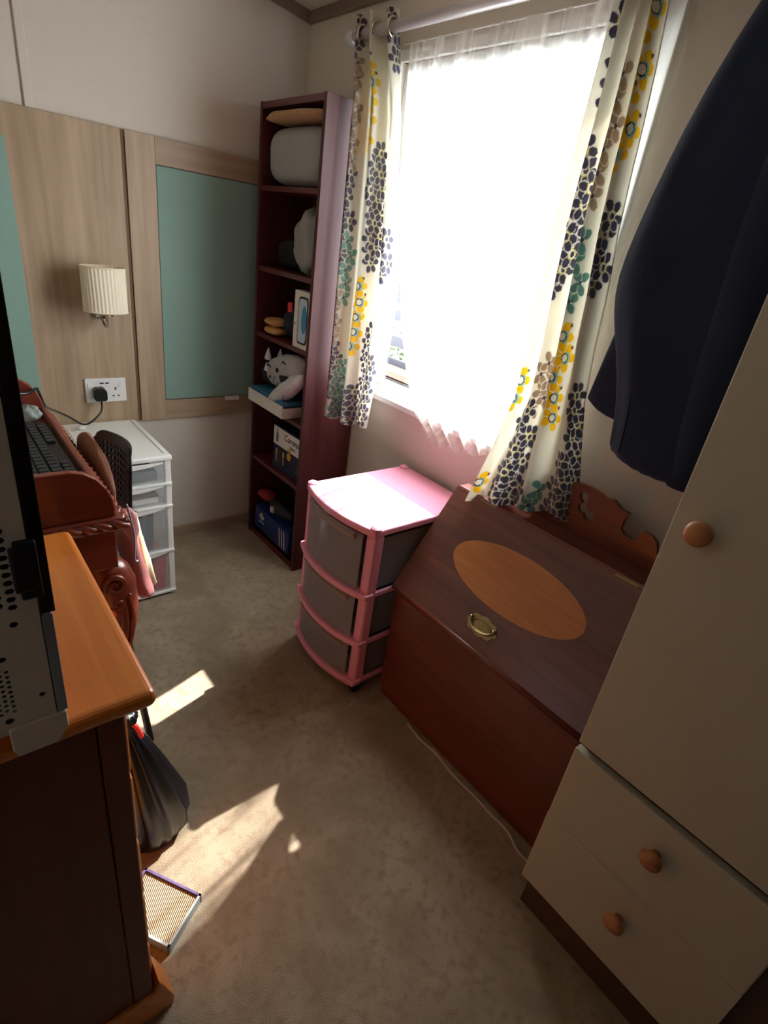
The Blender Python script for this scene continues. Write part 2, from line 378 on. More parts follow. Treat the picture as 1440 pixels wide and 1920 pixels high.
# ------------------------------------------------------------------ headboard panelling on the back wall
hp = thing('headboard_panel', 'oak-effect wall headboard with pale green fabric insets', 'headboard', (.3, YB, .592))
HX, HZ0, HZ1, HY = YB-.018, .592, 1.618, YB-.018
build('wood_panel', G().box(-.25, .668, HY, YB, HZ0, HZ1), MOAK, hp, bevel=.002)
build('groove_strip', G().box(.668, .682, HY+.006, YB, HZ0, HZ1), MGROOVE, hp)
for x0_, x1_ in ((.682, .782), (1.20, 1.26)): build('panel_stile', G().box(x0_, x1_, HY, YB, HZ0, HZ1), MOAK, hp, bevel=.0015)
for z0_, z1_ in ((1.534, HZ1), (HZ0, .674)): build('panel_rail', G().box(.782, 1.20, HY, YB, z0_, z1_), MOAKX, hp, bevel=.0015)
build('fabric_inset', G().box(.784, 1.198, HY+.003, YB, .676, 1.532), MGREEN, hp, bevel=.003)
build('fabric_inset', G().box(-.10, .330, HY-.003, HY+.004, .70, 1.53), MGREEN, hp, bevel=.002)
build('care_tag', G().obox((1.045, HY-.004, .678), (.07, 0, 0), (0, -.004, -.018), (0, .001, 0)), MWPAP, hp)

# wall lamp
wl = thing('wall_lamp', 'cream pleated drum wall lamp on a chrome arm, fixed to the oak headboard', 'lamp', (.553, HY, .985))
rings = []
for j in range(5):
    z = 1.042+.147*j/4
    ring = []
    for k in range(144):
        a = 2*PI*k/144; pl = 1+.018*math.sin(36*a+.3*j)
        ring.append((.553+.072*math.cos(a)*pl, 2.205+.050*math.sin(a)*pl, z))
    rings.append(ring)
build('lamp_shade', G().loft(rings, cap=False), MCREAM, wl, smooth=False, solid=.0015)
for z in (1.042, 1.189):
    g = G().tube([(.553+.0725*math.cos(a), 2.205+.0505*math.sin(a), z) for a in np.linspace(0, 2*PI, 49)], .0025, 6)
    build('shade_trim', g, MCREAM, wl, smooth=True)
g = G().tube([(.553, HY, 1.03), (.553, 2.27, 1.005), (.553, 2.235, .985), (.553, 2.21, .99), (.553, 2.205, 1.02), (.553, 2.205, 1.05)], .005, 10)
g.lathe([(.03, 0), (.03, .006), (.012, .012)][::-1], (.553, HY-.012, 1.03), 'Y', 24)
g.lathe([(.024, 0), (.024, .004), (.008, .008), (.008, .03)], (.553, 2.205, 1.028), 'Z', 24)
build('lamp_arm', g, MCHROME, wl, smooth=True)
build('bulb', G().lathe([(.006, 0), (.016, .02), (.018, .035), (.010, .055), (.002, .062)], (.553, 2.205, 1.058), 'Z', 16), MWPAP, wl, smooth=True)

# socket + plug + cable
sk = thing('power_socket', 'white double wall socket below the pleated lamp', 'socket', (.551, HY, .684))
build('face_plate', G().box(.477, .625, HY-.009, HY, .684, .778), MPVC, sk, bevel=.003)
for x in (.530, .549): build('usb_port', G().box(x, x+.013, HY-.0105, HY-.008, .757, .762), MBLACK, sk)
for x in (.492, .604): build('switch', G().box(x-.007, x+.007, HY-.012, HY-.008, .742, .760), MPVC, sk, bevel=.001)
for q in ((.582, .588, .732, .742), (.572, .579, .706, .711), (.591, .598, .706, .711)): build('pin_slot', G().box(q[0], q[1], HY-.0105, HY-.008, q[2], q[3]), MGROOVE, sk)
pg = thing('plug', 'black three-pin plug in the left half of the white socket', 'plug', (.525, HY-.01, .700))
build('plug_body', G().prism('Y', [(.500, .705), (.505, .697), (.541, .697), (.546, .705), (.546, .735), (.537, .748), (.509, .748), (.500, .735)], HY-.045, HY-.0095), MBLACK, pg, bevel=.004)
pts = []
cpts = [(.523, 2.262, .700), (.515, 2.25, .66), (.47, 2.22, .632), (.43, 2.18, .640), (.38, 2.12, .69), (.33, 2.04, .74), (.29, 1.92, .79), (.262, 1.80, .84), (.244, 1.745, .896), (.236, 1.722, .911), (.205, 1.675, .912), (.15, 1.655, .925), (.12, 1.65, .925)]
def smooth_path(P, n=8):
    P = [Vector(p) for p in P]; out = []
    for i in range(len(P)-1):
        p0, p1, p2, p3 = P[max(i-1, 0)], P[i], P[i+1], P[min(i+2, len(P)-1)]
        for k in range(n):
            t = k/n
            out.append(.5*((2*p1)+(-p0+p2)*t+(2*p0-5*p1+4*p2-p3)*t*t+(-p0+3*p1-3*p2+p3)*t**3))
    return out+[P[-1]]
build('cable', G().tube(smooth_path(cpts), .0038, 8), MBLACK, pg, smooth=True)
build('cable_tag', G().obox((.452, 2.20, .636), (-.022, -.008, .006), (-.006, .01, -.028), (0, .0008, 0)), MWPAP, pg)

# ------------------------------------------------------------------ white drawer tower
tw = thing('drawer_tower', 'white translucent plastic drawer tower against the back wall under the socket', 'drawers', (.507, 2.08, 0))
TX0, TX1, TY0, TY1 = .372, .645, 1.872, 2.290
build('top_lid', G().prism('Z', [(TX0-.004, TY0-.006), (TX1+.004, TY0-.006), (TX1+.004, TY1), (TX0-.004, TY1)], .586, .606), MTOWER, tw, bevel=.006)
for x in (TX0+.012, TX1-.018): build('lid_rib', G().box(x, x+.006, TY0+.02, TY1-.02, .606, .609), MTOWER, tw, bevel=.001)
for (x, y) in ((TX0, TY0), (TX1-.022, TY0), (TX0, TY1-.022), (TX1-.022, TY1-.022)): build('corner_post', G().box(x, x+.022, y, y+.022, .0, .590), MTOWER, tw, bevel=.003)
for x in (TX0+.001, TX1-.004): build('side_wall', G().box(x, x+.003, TY0+.02, TY1-.02, .012, .588), MTFRONT, tw)
build('back_wall', G().box(TX0+.02, TX1-.02, TY1-.006, TY1-.002, .012, .588), MTFRONT, tw)
lv = [(.500, .584), (.408, .492), (.213, .400), (.022, .205)]
for z0, z1 in lv:
    build('rail', G().box(TX0, TX1, TY0-.008, TY0+.016, z0-.010, z0-.001), MTOWER, tw, bevel=.002)
    g = G().box(TX0+.022, TX1-.022, TY0-.002, TY0+.002, z0+.002, z1-.004)
    g.box(TX0+.024, TX0+.026, TY0, TY1-.03, z0+.002, z1-.012).box(TX1-.026, TX1-.024, TY0, TY1-.03, z0+.002, z1-.012).box(TX0+.024, TX1-.024, TY0, TY1-.03, z0+.002, z0+.005)
    d = build('drawer', g, MTFRONT, tw, bevel=.001)
    # scooped pull lip
    P = [(TX0+.03+(TX1-TX0-.06)*k/12, z1-.006-.014*math.sin(PI*k/12)) for k in range(13)]
    build('pull_lip', G().prism('Y', P+[(TX1-.03, z1-.003), (TX0+.03, z1-.003)], TY0-.007, TY0-.002), MTOWER, d)
def item(name, g, m, label, cat, **k):
    grp = k.pop('group', None); o = build(name, g, m, None, **k); return tag(o, label, cat, grp)
item('stationery_pack', G().box(.45, .60, 1.884, 2.0, .506, .545), plain('slate', c(80, 100, 110), .6), 'slate blue packet inside the top clear drawer of the white tower', 'packet', bevel=.008)
item('notebook', G().box(.42, .60, 1.89, 2.1, .414, .432), MWPAP, 'white notebook lying in the second clear drawer of the white tower', 'notebook', bevel=.001)
item('tablet_sleeve', G().box(.43, .605, 1.90, 2.1, .433, .440), MBLACK, 'thin black sleeve lying on the white notebook in the second drawer', 'sleeve', bevel=.001)
bl = [c(60, 92, 110), c(72, 104, 118), c(52, 76, 98), c(44, 70, 104), c(60, 100, 106), c(40, 66, 96)]
names = ['grey-teal', 'pale slate', 'dull navy', 'blue', 'green-grey', 'dark blue']
for i in range(6):
    x = .44+i*.022; item('ring_binder', G().obox((x, 1.882, .220), (.019, 0, 0), (0, .24, 0), (.008, 0, .150-.004*(i % 2))), plain('binder_%d' % i, bl[i], .6),
         f'{names[i]} folder standing upright in the third clear drawer, '+['nearest the chair', 'second from the chair', 'third from the chair', 'third from the right corner post', 'second from the right corner post', 'by the right corner post'][i], 'folder', group='folders in the third clear drawer', bevel=.001)
item('exercise_book', G().obox((.496, 1.880, .03), (.03, .0, 0), (0, .2, 0), (.026, 0, .150)), plain('cream_cover', c(220, 196, 160), .6), 'cream printed booklet leaning in the bottom clear drawer', 'book', bevel=.001)
item('red_folder', G().obox((.562, 1.880, .03), (.045, 0, 0), (0, .2, 0), (.008, 0, .155)), plain('red_cover', c(196, 56, 72), .6), 'red and pink folder standing in the bottom clear drawer', 'folder', bevel=.001)

# ------------------------------------------------------------------ bookcase
bc = thing('bookcase', 'tall narrow mahogany-coloured bookcase standing in the corner by the window', 'bookcase', (1.27, 2.005, 0))
BX0, BX1, BY0, BY1, BZ = 1.144, 1.388, 1.785, 2.228, 1.795
build('side_panel', G().box(BX0, BX1, BY0, BY0+.018, 0, BZ), MAHOG, bc, bevel=.0012)
build('side_panel', G().box(BX0, BX1, BY1-.018, BY1, 0, BZ), MAHOG, bc, bevel=.0012)
build('top_panel', G().box(BX0+.002, BX1, BY0+.018, BY1-.018, BZ-.022, BZ-.001), MAHOGY, bc, bevel=.001)
build('back_board', G().box(BX1-.006, BX1-.002, BY0+.018, BY1-.018, .02, BZ-.022), MAHOG, bc)
build('kickboard', G().box(BX0+.006, BX0+.02, BY0+.018, BY1-.018, 0, .05), MAHOGY, bc)
SH = [.05, .415, .69, .985, 1.245, 1.53]
for z in SH: build('shelf', G().box(BX0+.006, BX1-.006, BY0+.018, BY1-.018, z-.018, z), MAHOGY, bc, bevel=.001)
IY0, IY1 = BY0+.022, BY1-.022
def tilt(x=0, y=0, z=0):
    from mathutils import Euler
    return Euler((x, y, z))
# top shelf
item('folded_duvet', G().loft(pillow(1.258, 2.006, 1.629, .112, .193, .095, e=4.5, wr=.010, seed=2, p=3.6)), MGRFAB, 'folded grey duvet filling the top shelf of the bookcase', 'duvet', smooth=True)
item('fleece_throw', G().loft(pillow(1.236, 2.012, 1.745, .108, .192, .018, e=4.0, wr=.03, seed=5, p=3.2)), MTAN, 'tan fleece throw lying on top of the grey duvet', 'throw', smooth=True)
# second shelf
item('carrier_bag', G().loft(pillow(1.208, 1.912, 1.360, .050, .084, .106, e=2.2, wr=.11, seed=9)), MPLBAG, 'crumpled whitish plastic bag on the second shelf beside the window end', 'bag', smooth=True)
item('dark_jumper', G().loft(pillow(1.285, 2.090, 1.302, .080, .100, .054, e=4, wr=.02, seed=4, p=3.4)), MDARK, 'folded black jumper behind the whitish plastic bag', 'clothes', smooth=True)
# third shelf
tb = thing('tablet_box', 'white tablet box with a blue screen picture standing on the third shelf', 'box', (1.18, 1.855, .985))
build('carton', G().box(1.150, 1.190, 1.812, 1.915, .987, 1.195), MWPAP, tb, bevel=.002)
LOC_T = LOC[tb.name]
g = G().prism('X', ell(1.848, 1.091, .034, .086, 32, 7), 1.1480, 1.1500); build('picture_bezel', g, MINK, tb)
g = G().prism('X', ell(1.848, 1.091, .029, .079, 32, 7), 1.1472, 1.1480); build('picture_screen', g, plain('pale_blue_print', c(196, 216, 232), .4), tb)
g = G().prism('X', ell(1.836, 1.096, .018, .05, 32, 2), 1.1466, 1.1472); build('picture_disc', g, plain('sky_blue_print', c(60, 150, 200), .4), tb)
build('logo_dot', G().prism('X', ell(1.904, 1.075, .003, .004, 12, 2), 1.1480, 1.1500), MINK, tb)
for i, z in enumerate((.990, 1.024)):
    item('slipper', G().loft(pillow(1.185, 2.105, z+.018, .045, .055, .017, e=2.6, wr=.02, seed=11+i)), MYEL, ['lower tan suede slipper of the pair on the third shelf', 'upper tan suede slipper resting on the other one'][i], 'slipper', group='tan slippers on the third shelf', smooth=True)
item('dark_jeans', G().loft(pillow(1.255, 1.99, 1.055, .085, .080, .067, e=3, wr=.04, seed=6)), plain('denim', c(30, 32, 46), .9, bump=.1), 'folded dark denim behind the tan slippers', 'clothes', smooth=True)
item('red_tag', G().obox((1.165, 1.955, 1.105), (0, .034, -.004), (0, .004, .036), (.004, 0, 0)), MRED, 'small red fabric label hanging over the dark denim', 'tag', bevel=.002)
# fourth shelf
wb = thing('shallow_box', 'shallow white cardboard box sticking out of the fourth shelf', 'box', (1.24, 2.05, .69))
build('box_front', G().box(1.112, 1.116, 1.898, 2.20, .692, .745), MWPAP, wb, bevel=.001)
g = G().box(1.116, 1.30, 1.898, 1.902, .692, .735).box(1.116, 1.30, 2.196, 2.20, .692, .745).box(1.116, 1.30, 1.902, 2.196, .692, .695).box(1.296, 1.30, 1.902, 2.196, .695, .745)
build('box_tray', g, MWPAP, wb)
item('blue_book', G().box(1.122, 1.285, 1.91, 2.19, .736, .756), MBLUE, 'blue covered book lying in the shallow white box', 'book', bevel=.002)
item('navy_clothes', G().loft(pillow(1.262, 2.10, .820, .115, .095, .062, e=3, wr=.04, seed=8)), plain('navy_cloth', c(28, 34, 54), .9), 'folded navy clothes behind the blue book', 'clothes', smooth=True)
def plush(name, label, cen, s, m, rot, seed):
    t = thing(name, label, 'cushion', (cen[0], cen[1], cen[2]-s[2]))
    from mathutils import Euler
    e = Euler(rot)
    build('body', G().loft(pillow(*cen, *s, e=2.5, wr=.03, seed=seed, tilt=e)), m, t, smooth=True)
    mt = e.to_matrix(); cv = Vector(cen)
    for k, (u, v) in enumerate(((-.55, .95), (.6, .95))):
        pass
    return t, mt, cv
t1, mt, cv = plush('wolf_cushion', 'grey wolf-face cushion squashed on the fourth shelf, upper of the two', (1.172, 1.975, .872), (.048, .150, .065), MGWOLF, (-.30, 0, 0), 21)
build('ear', G().lathe([(.026, 0), (.016, .024), (.002, .05)], (1.16, 2.12, .885), 'Z', 12, sx=.5), MWWOLF, t1, smooth=True)
build('ear', G().lathe([(.024, 0), (.015, .022), (.002, .045)], (1.16, 2.02, .905), 'Z', 12, sx=.5), MGWOLF, t1, smooth=True)
g = G()
for (yc, zc_) in ((2.05, .872), (1.93, .91)):
    build('closed_eye', G().tube([(1.121+.006*abs(k-3)/3, yc-.014+.028*k/6, zc_+.010*math.sin(PI*k/6)) for k in range(7)], .0025, 6), MINK, t1, smooth=True)
build('nose', G().lathe([(.001, 0), (.010, .005), (.009, .012), (.001, .018)], (1.116, 1.975, .875), 'X', 14), MINK, t1, smooth=True)
g = G().prism('X', [(1.955, .860), (1.90, .868), (1.905, .845), (1.925, .830), (1.945, .840)], 1.1205, 1.130)
build('open_mouth', g, MINK, t1)
t2, mt, cv = plush('grey_cat_cushion', 'white and grey striped animal cushion lying over the blue book, lower of the two', (1.152, 1.940, .800), (.040, .150, .034), MWWOLF, (-.62, 0, 0), 25)
build('ear', G().lathe([(.017, 0), (.011, .018), (.002, .036)], (1.128, 2.072, .850), 'Z', 12, sx=.5), MWWOLF, t2, smooth=True)
build('eye', G().lathe([(.001, 0), (.006, .003), (.001, .008)], (1.114, 2.02, .838), 'X', 10), MINK, t2, smooth=True)
g = G()
for k in range(5):
    y = 1.985-.026*k; z = .842-.019*k
    g.tube([(1.121, y, z+.006), (1.117, y+.004, z-.010), (1.121, y+.006, z-.024)], [.001, .0028, .001], 6)
build('stripe', g, plain('grey_print', c(128, 130, 134), .9), t2, smooth=True)
# fifth shelf: beer box
cb = thing('beer_box', 'white and navy cardboard beer box on the fifth shelf', 'box', (1.26, 1.95, .415))
build('carton', G().box(1.172, 1.36, 1.815, 2.06, .417, .618), MNAVYC, cb, bevel=.0015)
build('white_band', G().box(1.1705, 1.1722, 1.816, 2.059, .530, .612), MWPAP, cb)
RX = Matrix(((0, 0, -1), (-1, 0, 0), (0, 1, 0)))   # text facing -X, reading towards -Y
text('lettering', 'Corona', .040, (1.1700, 1.905, .583), RX, MINK, cb, sx=.95)
text('small_lettering', 'Extra', .020, (1.1700, 1.895, .553), RX, MINK, cb)
g = G().prism('X', [(2.022, .545), (2.032, .545), (2.034, .575), (2.029, .59), (2.028, .602), (2.024, .602), (2.023, .59), (2.017, .575), (2.017, .545)], 1.1690, 1.1706)
build('castle_print', g, plain('green_grey_print', c(110, 112, 104), .7), cb)
g = G().prism('X', ell(1.920, .508, .016, .018, 20), 1.1690, 1.1722); g.prism('X', [(1.905, .53), (1.91, .545), (1.915, .532), (1.92, .548), (1.925, .532), (1.93, .545), (1.936, .53)], 1.1690, 1.1706)
build('gold_crest', g, MGOLD, cb)
pth = [(1.1705, 1.838+.016*math.cos(a), .468+.019*math.sin(a)) for a in np.linspace(0, 2*PI, 25)]
build('ring_print', G().tube(pth, .0018, 6), plain('silver_print', c(120, 124, 134), .5), cb)
for y in (2.03, 1.97): build('bottle_print', G().lathe([(.004, 0), (.004, .03), (.007, .04), (.007, .06)], (1.172, y, .45), 'Z', 8, sx=.3), MGOLD, cb, smooth=True)
# bottom shelf: shoe box etc
sb = thing('shoe_box', 'deep blue shoe box with three white stripes on the bottom shelf', 'box', (1.26, 2.02, .05))
build('carton', G().box(1.153, 1.37, 1.85, 2.17, .052, .165), MDBLUE, sb, bevel=.002)
g = G()
for k in range(3):
    y = 1.940-.022*k; g.add([(1.1515, y, .150-.0*k), (1.1515, y-.008, .150), (1.1515, y-.020, .058), (1.1515, y-.012, .058)], [(0, 1, 2, 3)])
    g.add([(1.1535, y, .150), (1.1535, y-.008, .150), (1.1535, y-.020, .058), (1.1535, y-.012, .058)], [(0, 1, 2, 3)])
build('white_stripe', g, MWPAP, sb)
g = G()
for a, L in ((-.75, .030), (0, .036), (.75, .030)):
    P = []
    for k in range(17):
        th = 2*PI*k/16; u, v = .0095*math.sin(th)*(1-.25*math.cos(th)), L*.5*(1-math.cos(th))
        P.append((2.105-(u*math.cos(a)+v*math.sin(a)), .112+(-u*math.sin(a)+v*math.cos(a))))
    g.prism('X', P[:-1], 1.1515, 1.1535)
build('trefoil_mark', g, MWPAP, sb)
text('lettering', 'adidas', .020, (1.1520, 2.105, .098), RX, MWPAP, sb)
item('black_pouch', G().loft(pillow(1.225, 1.99, .212, .065, .105, .044, e=3, wr=.03, seed=31)), MBLACK, 'black pouch with a pale buckle lying on the blue shoe box', 'pouch', smooth=True)
item('pale_buckle', G().box(1.150, 1.162, 2.000, 2.028, .195, .222), plain('pale_plastic', c(200, 200, 200), .5), 'small pale square clip in front of the black pouch', 'clip', bevel=.003)
item('red_pouch', G().loft(pillow(1.195, 2.135, .225, .035, .055, .020, e=3, wr=.03, seed=33)), plain('dark_red_cloth', c(150, 36, 44), .8), 'red pouch lying at the wall end of the bottom shelf', 'pouch', smooth=True)
# small items poking out behind the pink unit

# ------------------------------------------------------------------ pink drawer unit
MCHAR2 = plain('soft_black_cloth', c(58, 56, 62), .9)
pk = thing('pink_drawer_unit', 'pink plastic three-drawer storage unit on black castors beside the bureau', 'drawers', (1.15, 1.2, 0))
PX0, PX1, PY0, PY1 = .928, 1.365, 1.022, 1.395
def bow(y, d=.036): return -d*(1-((y-(PY0+PY1)/2)/((PY1-PY0)/2))**2)
def bowed(y0, y1, x_in, z0, z1, d=.036, off=0.0, n=14):
    P = [(PX0+off+bow(y0+(y1-y0)*k/n, d), y0+(y1-y0)*k/n) for k in range(n+1)]+[(x_in, y1), (x_in, y0)]
    return [(p[0], p[1]) for p in P], z0, z1
P, a, b_ = bowed(PY0, PY1, PX1, .628, .652); g = G().prism('Z', P, a, b_)
build('top_panel', g, MPINK, pk, bevel=.006, seg=3)
for (x, y) in ((PX0+.014, PY0+.014), (PX0+.014, PY1-.014), (PX1-.02, PY0+.016), (PX1-.02, PY1-.016)): build('corner_boss', G().lathe([(.017, 0), (.017, .004), (.010, .008)], (x, y, .652), 'Z', 20), MPINK, pk, smooth=False)
for (x, y, ww) in ((PX0+.002, PY0+.001, .042), (PX0+.002, PY1-.043, .042), (PX1-.036, PY0+.001, .034), (PX1-.036, PY1-.035, .034)):
    build('corner_post', G().box(x, x+ww, y, y+ww, .052, .632), MPINK, pk, bevel=.010, seg=3)
LV = [(.425, .630), (.238, .406), (.072, .219)]
for i, (z0, z1) in enumerate(LV):
    P, a, b_ = bowed(PY0-.004, PY1+.004, PX0+.03, z0-.019, z0, .040, -.008); g = G().prism('Z', P, a, b_)
    g.box(PX0+.02, PX1, PY0, PY0+.012, z0-.019, z0).box(PX0+.02, PX1, PY1-.012, PY1, z0-.019, z0).box(PX1-.012, PX1, PY0, PY1, z0-.019, z0)
    build('shelf_rail', g, MPINK, pk, bevel=.004)
    yA, yB = PY0+.042, PY1-.042
    n = 14; ys = [yA+(yB-yA)*k/n for k in range(n+1)]
    g = G(); P = [(PX0+.004+bow(y, .038), y) for y in ys]+[(PX0+.008+bow(y, .038), y) for y in ys[::-1]]
    g.prism('Z', P, z0+.003, z1-.006)
    g.box(PX0+.006, PX1-.02, PY0+.016, PY0+.019, z0+.003, z1-.02).box(PX0+.006, PX1-.02, PY1-.019, PY1-.016, z0+.003, z1-.02).box(PX1-.024, PX1-.02, PY0+.019, PY1-.019, z0+.003, z1-.02).box(PX0+.006, PX1-.02, PY0+.019, PY1-.019, z0+.003, z0+.006)
    d = build('drawer', g, MGREYD, pk)
    # curved pull lip
    rings = []
    for k, y in enumerate(ys[1:-1]):
        x = PX0+bow(y, .038); s = 1.0
        rings.append([(x-.010, y, z1-.012), (x+.006, y, z1-.006), (x+.006, y, z1-.026), (x-.002, y, z1-.030)])
    build('pull_lip', G().loft(rings), frosted('grey_lip_plastic_%d' % i, c(190, 178, 172), .12, .35) if i == 0 else bpy.data.materials['grey_lip_plastic_0'], d, smooth=False)
    item('stored_clothes', G().loft(pillow(1.14, 1.208, (z0+z1)/2-.010, .180, .142, (z1-z0)/2-.022, e=5, wr=.015, seed=40+i, p=3.4)), [plain('charcoal_cloth', c(84, 82, 90), .9), MCHAR2, MCHAR2][i],
         ['charcoal clothes inside the top pink drawer', 'black clothes inside the middle pink drawer', 'black clothes inside the bottom pink drawer'][i], 'clothes', group='clothes in the pink drawers', smooth=True)
for (x, y) in ((PX0+.03, PY0+.025), (PX0+.03, PY1-.025), (PX1-.03, PY0+.025), (PX1-.03, PY1-.025)):
    cst = build('castor', G().lathe([(.006, -.012), (.022, -.011), (.0235, -.006), (.0235, .006), (.022, .011), (.006, .012)], (x, y, .0238), 'Y', 24), MRUB, pk, smooth=True)
    build('castor_fork', G().box(x-.012, x+.012, y-.016, y-.0125, .02, .054).box(x-.012, x+.012, y+.0125, y+.016, .02, .054).box(x-.014, x+.014, y-.016, y+.016, .046, .054), MRUB, cst)

# ------------------------------------------------------------------ bureau
br = thing('bureau', 'antique mahogany bureau with sloping flap and oval inlay, beside the white wardrobe', 'bureau', (1.2, .64, 0))
UY0, UY1 = .288, .998
build('carcass', G().prism('Y', [(1.030, .030), (1.030, .440), (1.240, .742), (1.383, .742), (1.383, .030)], UY0, UY1), MBUR, br, bevel=.002)
build('plinth', G().box(1.036, 1.383, UY0+.004, UY1-.004, 0, .032), MBUR, br)
build('top_board', G().box(1.232, 1.385, UY0-.002, UY1+.006, .742, .758), MBUR, br, bevel=.003)
# fall front flap on the slope
A = Vector((1.022, 0, .446)); B = Vector((1.236, 0, .757)); D = (B-A).normalized(); N = Vector((-D.z, 0, D.x)); SLEN = (B-A).length
flap = build('fall_flap', G().obox((A.x, UY0, A.z), D*SLEN, (0, UY1+.014-UY0, 0), -N*.016), MBURF, br, bevel=.003)
build('flap_moulding', G().tube([(1.022, UY0, .442), (1.022, UY1+.010, .442)], .007, 10).tube([(1.026, UY0, .430), (1.026, UY1+.002, .430)], .005, 10), MBUR, br, smooth=True)
g = G()
def onslope(y, s, h=0): p = A+D*s+N*h; return (p.x, y, p.z)
E_ = [onslope(.668+.222*math.cos(a), .205+.086*math.sin(a), .0006) for a in np.linspace(0, 2*PI, 65)[:-1]]
E2 = [onslope(.668+.222*math.cos(a), .205+.086*math.sin(a), -.003) for a in np.linspace(0, 2*PI, 65)[:-1]]
n = 64; g.add(E_+E2, [tuple(range(n)), tuple(range(2*n-1, n-1, -1))]+[(i, (i+1) % n, n+(i+1) % n, n+i) for i in range(n)])
build('oval_inlay', g, MINLAY, br)
# brass drop handle
hc = (.679, .064)
g = G(); pts = []
for k in range(49):
    a = 2*PI*k/48; r = 1+.07*math.cos(8*a); pts.append(onslope(hc[0]+.050*r*math.cos(a), hc[1]+.028*r*math.sin(a), .003))
pp = [onslope(hc[0]+.050*(1+.07*math.cos(8*2*PI*k/48))*math.cos(2*PI*k/48), hc[1]+.028*(1+.07*math.cos(8*2*PI*k/48))*math.sin(2*PI*k/48), .0005) for k in range(48)]
g.add(pts[:-1]+pp, [tuple(range(48)), tuple(range(95, 47, -1))]+[(i, (i+1) % 48, 48+(i+1) % 48, 48+i) for i in range(48)])
g.tube([onslope(hc[0]+.030*math.cos(a), hc[1]+.015*math.sin(a), .004) for a in np.linspace(0, 2*PI, 33)], .002, 6)
hb = build('handle_plate', g, MBRASS, br)
g = G().tube([onslope(hc[0]+.040*math.cos(a), hc[1]+.006-.024*math.sin(a), .006+.010*math.sin(a)) for a in np.linspace(0, PI, 17)], .0032, 8)
for s_ in (-1, 1): g.tube([onslope(hc[0]+.040*s_, hc[1]+.006, .0), onslope(hc[0]+.040*s_, hc[1]+.006, .012)], .006, 10)
build('bail', g, plain('worn_brass', c(170, 150, 110), .3, metal=1), hb, smooth=True)
for y in (.43, .88): build('hinge', G().obox(onslope(y-.03, SLEN-.012, .0005), Vector((0, .06, 0)), D*.006, N*.001), MBRASS, br)
# fretwork gallery
half = [(0, .872), (.010, .888), (.030, .896), (.066, .898), (.100, .893), (.116, .888), (.139, .892), (.165, .878), (.188, .876), (.181, .852), (.181, .828), (.195, .818), (.217, .816), (.229, .826), (.227, .838), (.236, .849), (.258, .848), (.275, .836), (.290, .800), (.300, .757)]
YM = .700
def gal(side): return [(YM+side*a, z) for a, z in half]+[(YM, .757)]
def circ(y, z, r, n=14): return [(y+r*math.cos(2*PI*k/n), z+r*math.sin(2*PI*k/n)) for k in range(n)]
cu = bpy.data.curves.new('gallery_outline', 'CURVE'); cu.dimensions = '2D'; cu.fill_mode = 'BOTH'; cu.extrude = .006
def spl(P):
    s = cu.splines.new('POLY'); s.points.add(len(P)-1)
    for q, p in zip(s.points, P): q.co = (p[0], p[1], 0, 1)
    s.use_cyclic_u = True
full = [(YM-a, z) for a, z in half[::-1]]+[(YM+a, z) for a, z in half[1:]]
spl(full)
for side in (-1, 1):
    # trefoil cut-outs: three overlapping lobes traced as one outline
    lobes = [(YM+side*.060, .866, .014), (YM+side*.066, .834, .014), (YM+side*.087, .822, .015)]
    cyy = sum(l[0] for l in lobes)/3; czz = sum(l[1] for l in lobes)/3
    P = []
    for k in range(48):
        a = 2*PI*k/48; best = .006
        for (ly, lz, lr) in lobes:
            dy, dz = ly-cyy, lz-czz; bq = dy*math.cos(a)+dz*math.sin(a); disc = bq*bq-(dy*dy+dz*dz-lr*lr)
            if disc > 0: best = max(best, bq+math.sqrt(disc))
        P.append((cyy+best*math.cos(a), czz+best*math.sin(a)))
    spl(P)
to = bpy.data.objects.new('tmp', cu); me = bpy.data.meshes.new_from_object(to); bpy.data.objects.remove(to); bpy.data.curves.remove(cu)
g = G(); g.add([(1.316+v.co.z, v.co.x, v.co.y) for v in me.vertices], [tuple(p.vertices) for p in me.polygons]); bpy.data.meshes.remove(me)
build('fretwork_gallery', g, MBUR, br)
# frayed white cable along the foot of the bureau
item('white_cable', G().tube(smooth_path([(1.020, .83, .004), (1.012, .76, .005), (1.018, .70, .006), (1.010, .64, .008), (1.004, .58, .012), (1.012, .52, .006), (1.006, .46, .010), (1.012, .40, .005), (.99, .34, .006), (1.0, .27, .004)]), .0042, 8),
     plain('dirty_white', c(196, 178, 158), .6), 'thin off-white cable lying on the carpet along the foot of the bureau', 'cable', smooth=True)

# ------------------------------------------------------------------ wardrobe
wd = thing('wardrobe', 'white wardrobe with wooden knobs and two drawers in the right foreground', 'wardrobe', (1.13, -.1, 0))
WX, WL, WR = .877, .277, -.122
build('carcass', G().box(.899, 1.388, -.62, WL, .112, 1.98), MBROWNC, wd, bevel=.001)
build('plinth', G().box(.903, 1.388, -.62, WL-.008, 0, .112), MBROWNC, wd, bevel=.001)
dr = build('door', G().box(WX, .896, WR-.26, WL, .566, 1.96), MWHT, wd, bevel=.0025)
def knob(par, y, z, x=WX, r=.0205):
    return build('knob', G().lathe([(.009, 0), (.009, -.010), (r*.75, -.014), (r, -.020), (r*.96, -.026), (r*.55, -.031), (.002, -.032)], (x, y, z), 'X', 28), MKNOB, par, smooth=True)
knob(dr, .228, 1.074)
d1 = build('drawer', G().box(WX-.002, .896, WR, WL+.001, .347, .549), MWHT, wd, bevel=.003)
d2 = build('drawer', G().box(WX-.0, .896, WR, WL+.003, .115, .3455), MWHT, wd, bevel=.0015)
knob(d1, .078, .472, WX-.002); knob(d2, .078, .261, WX)

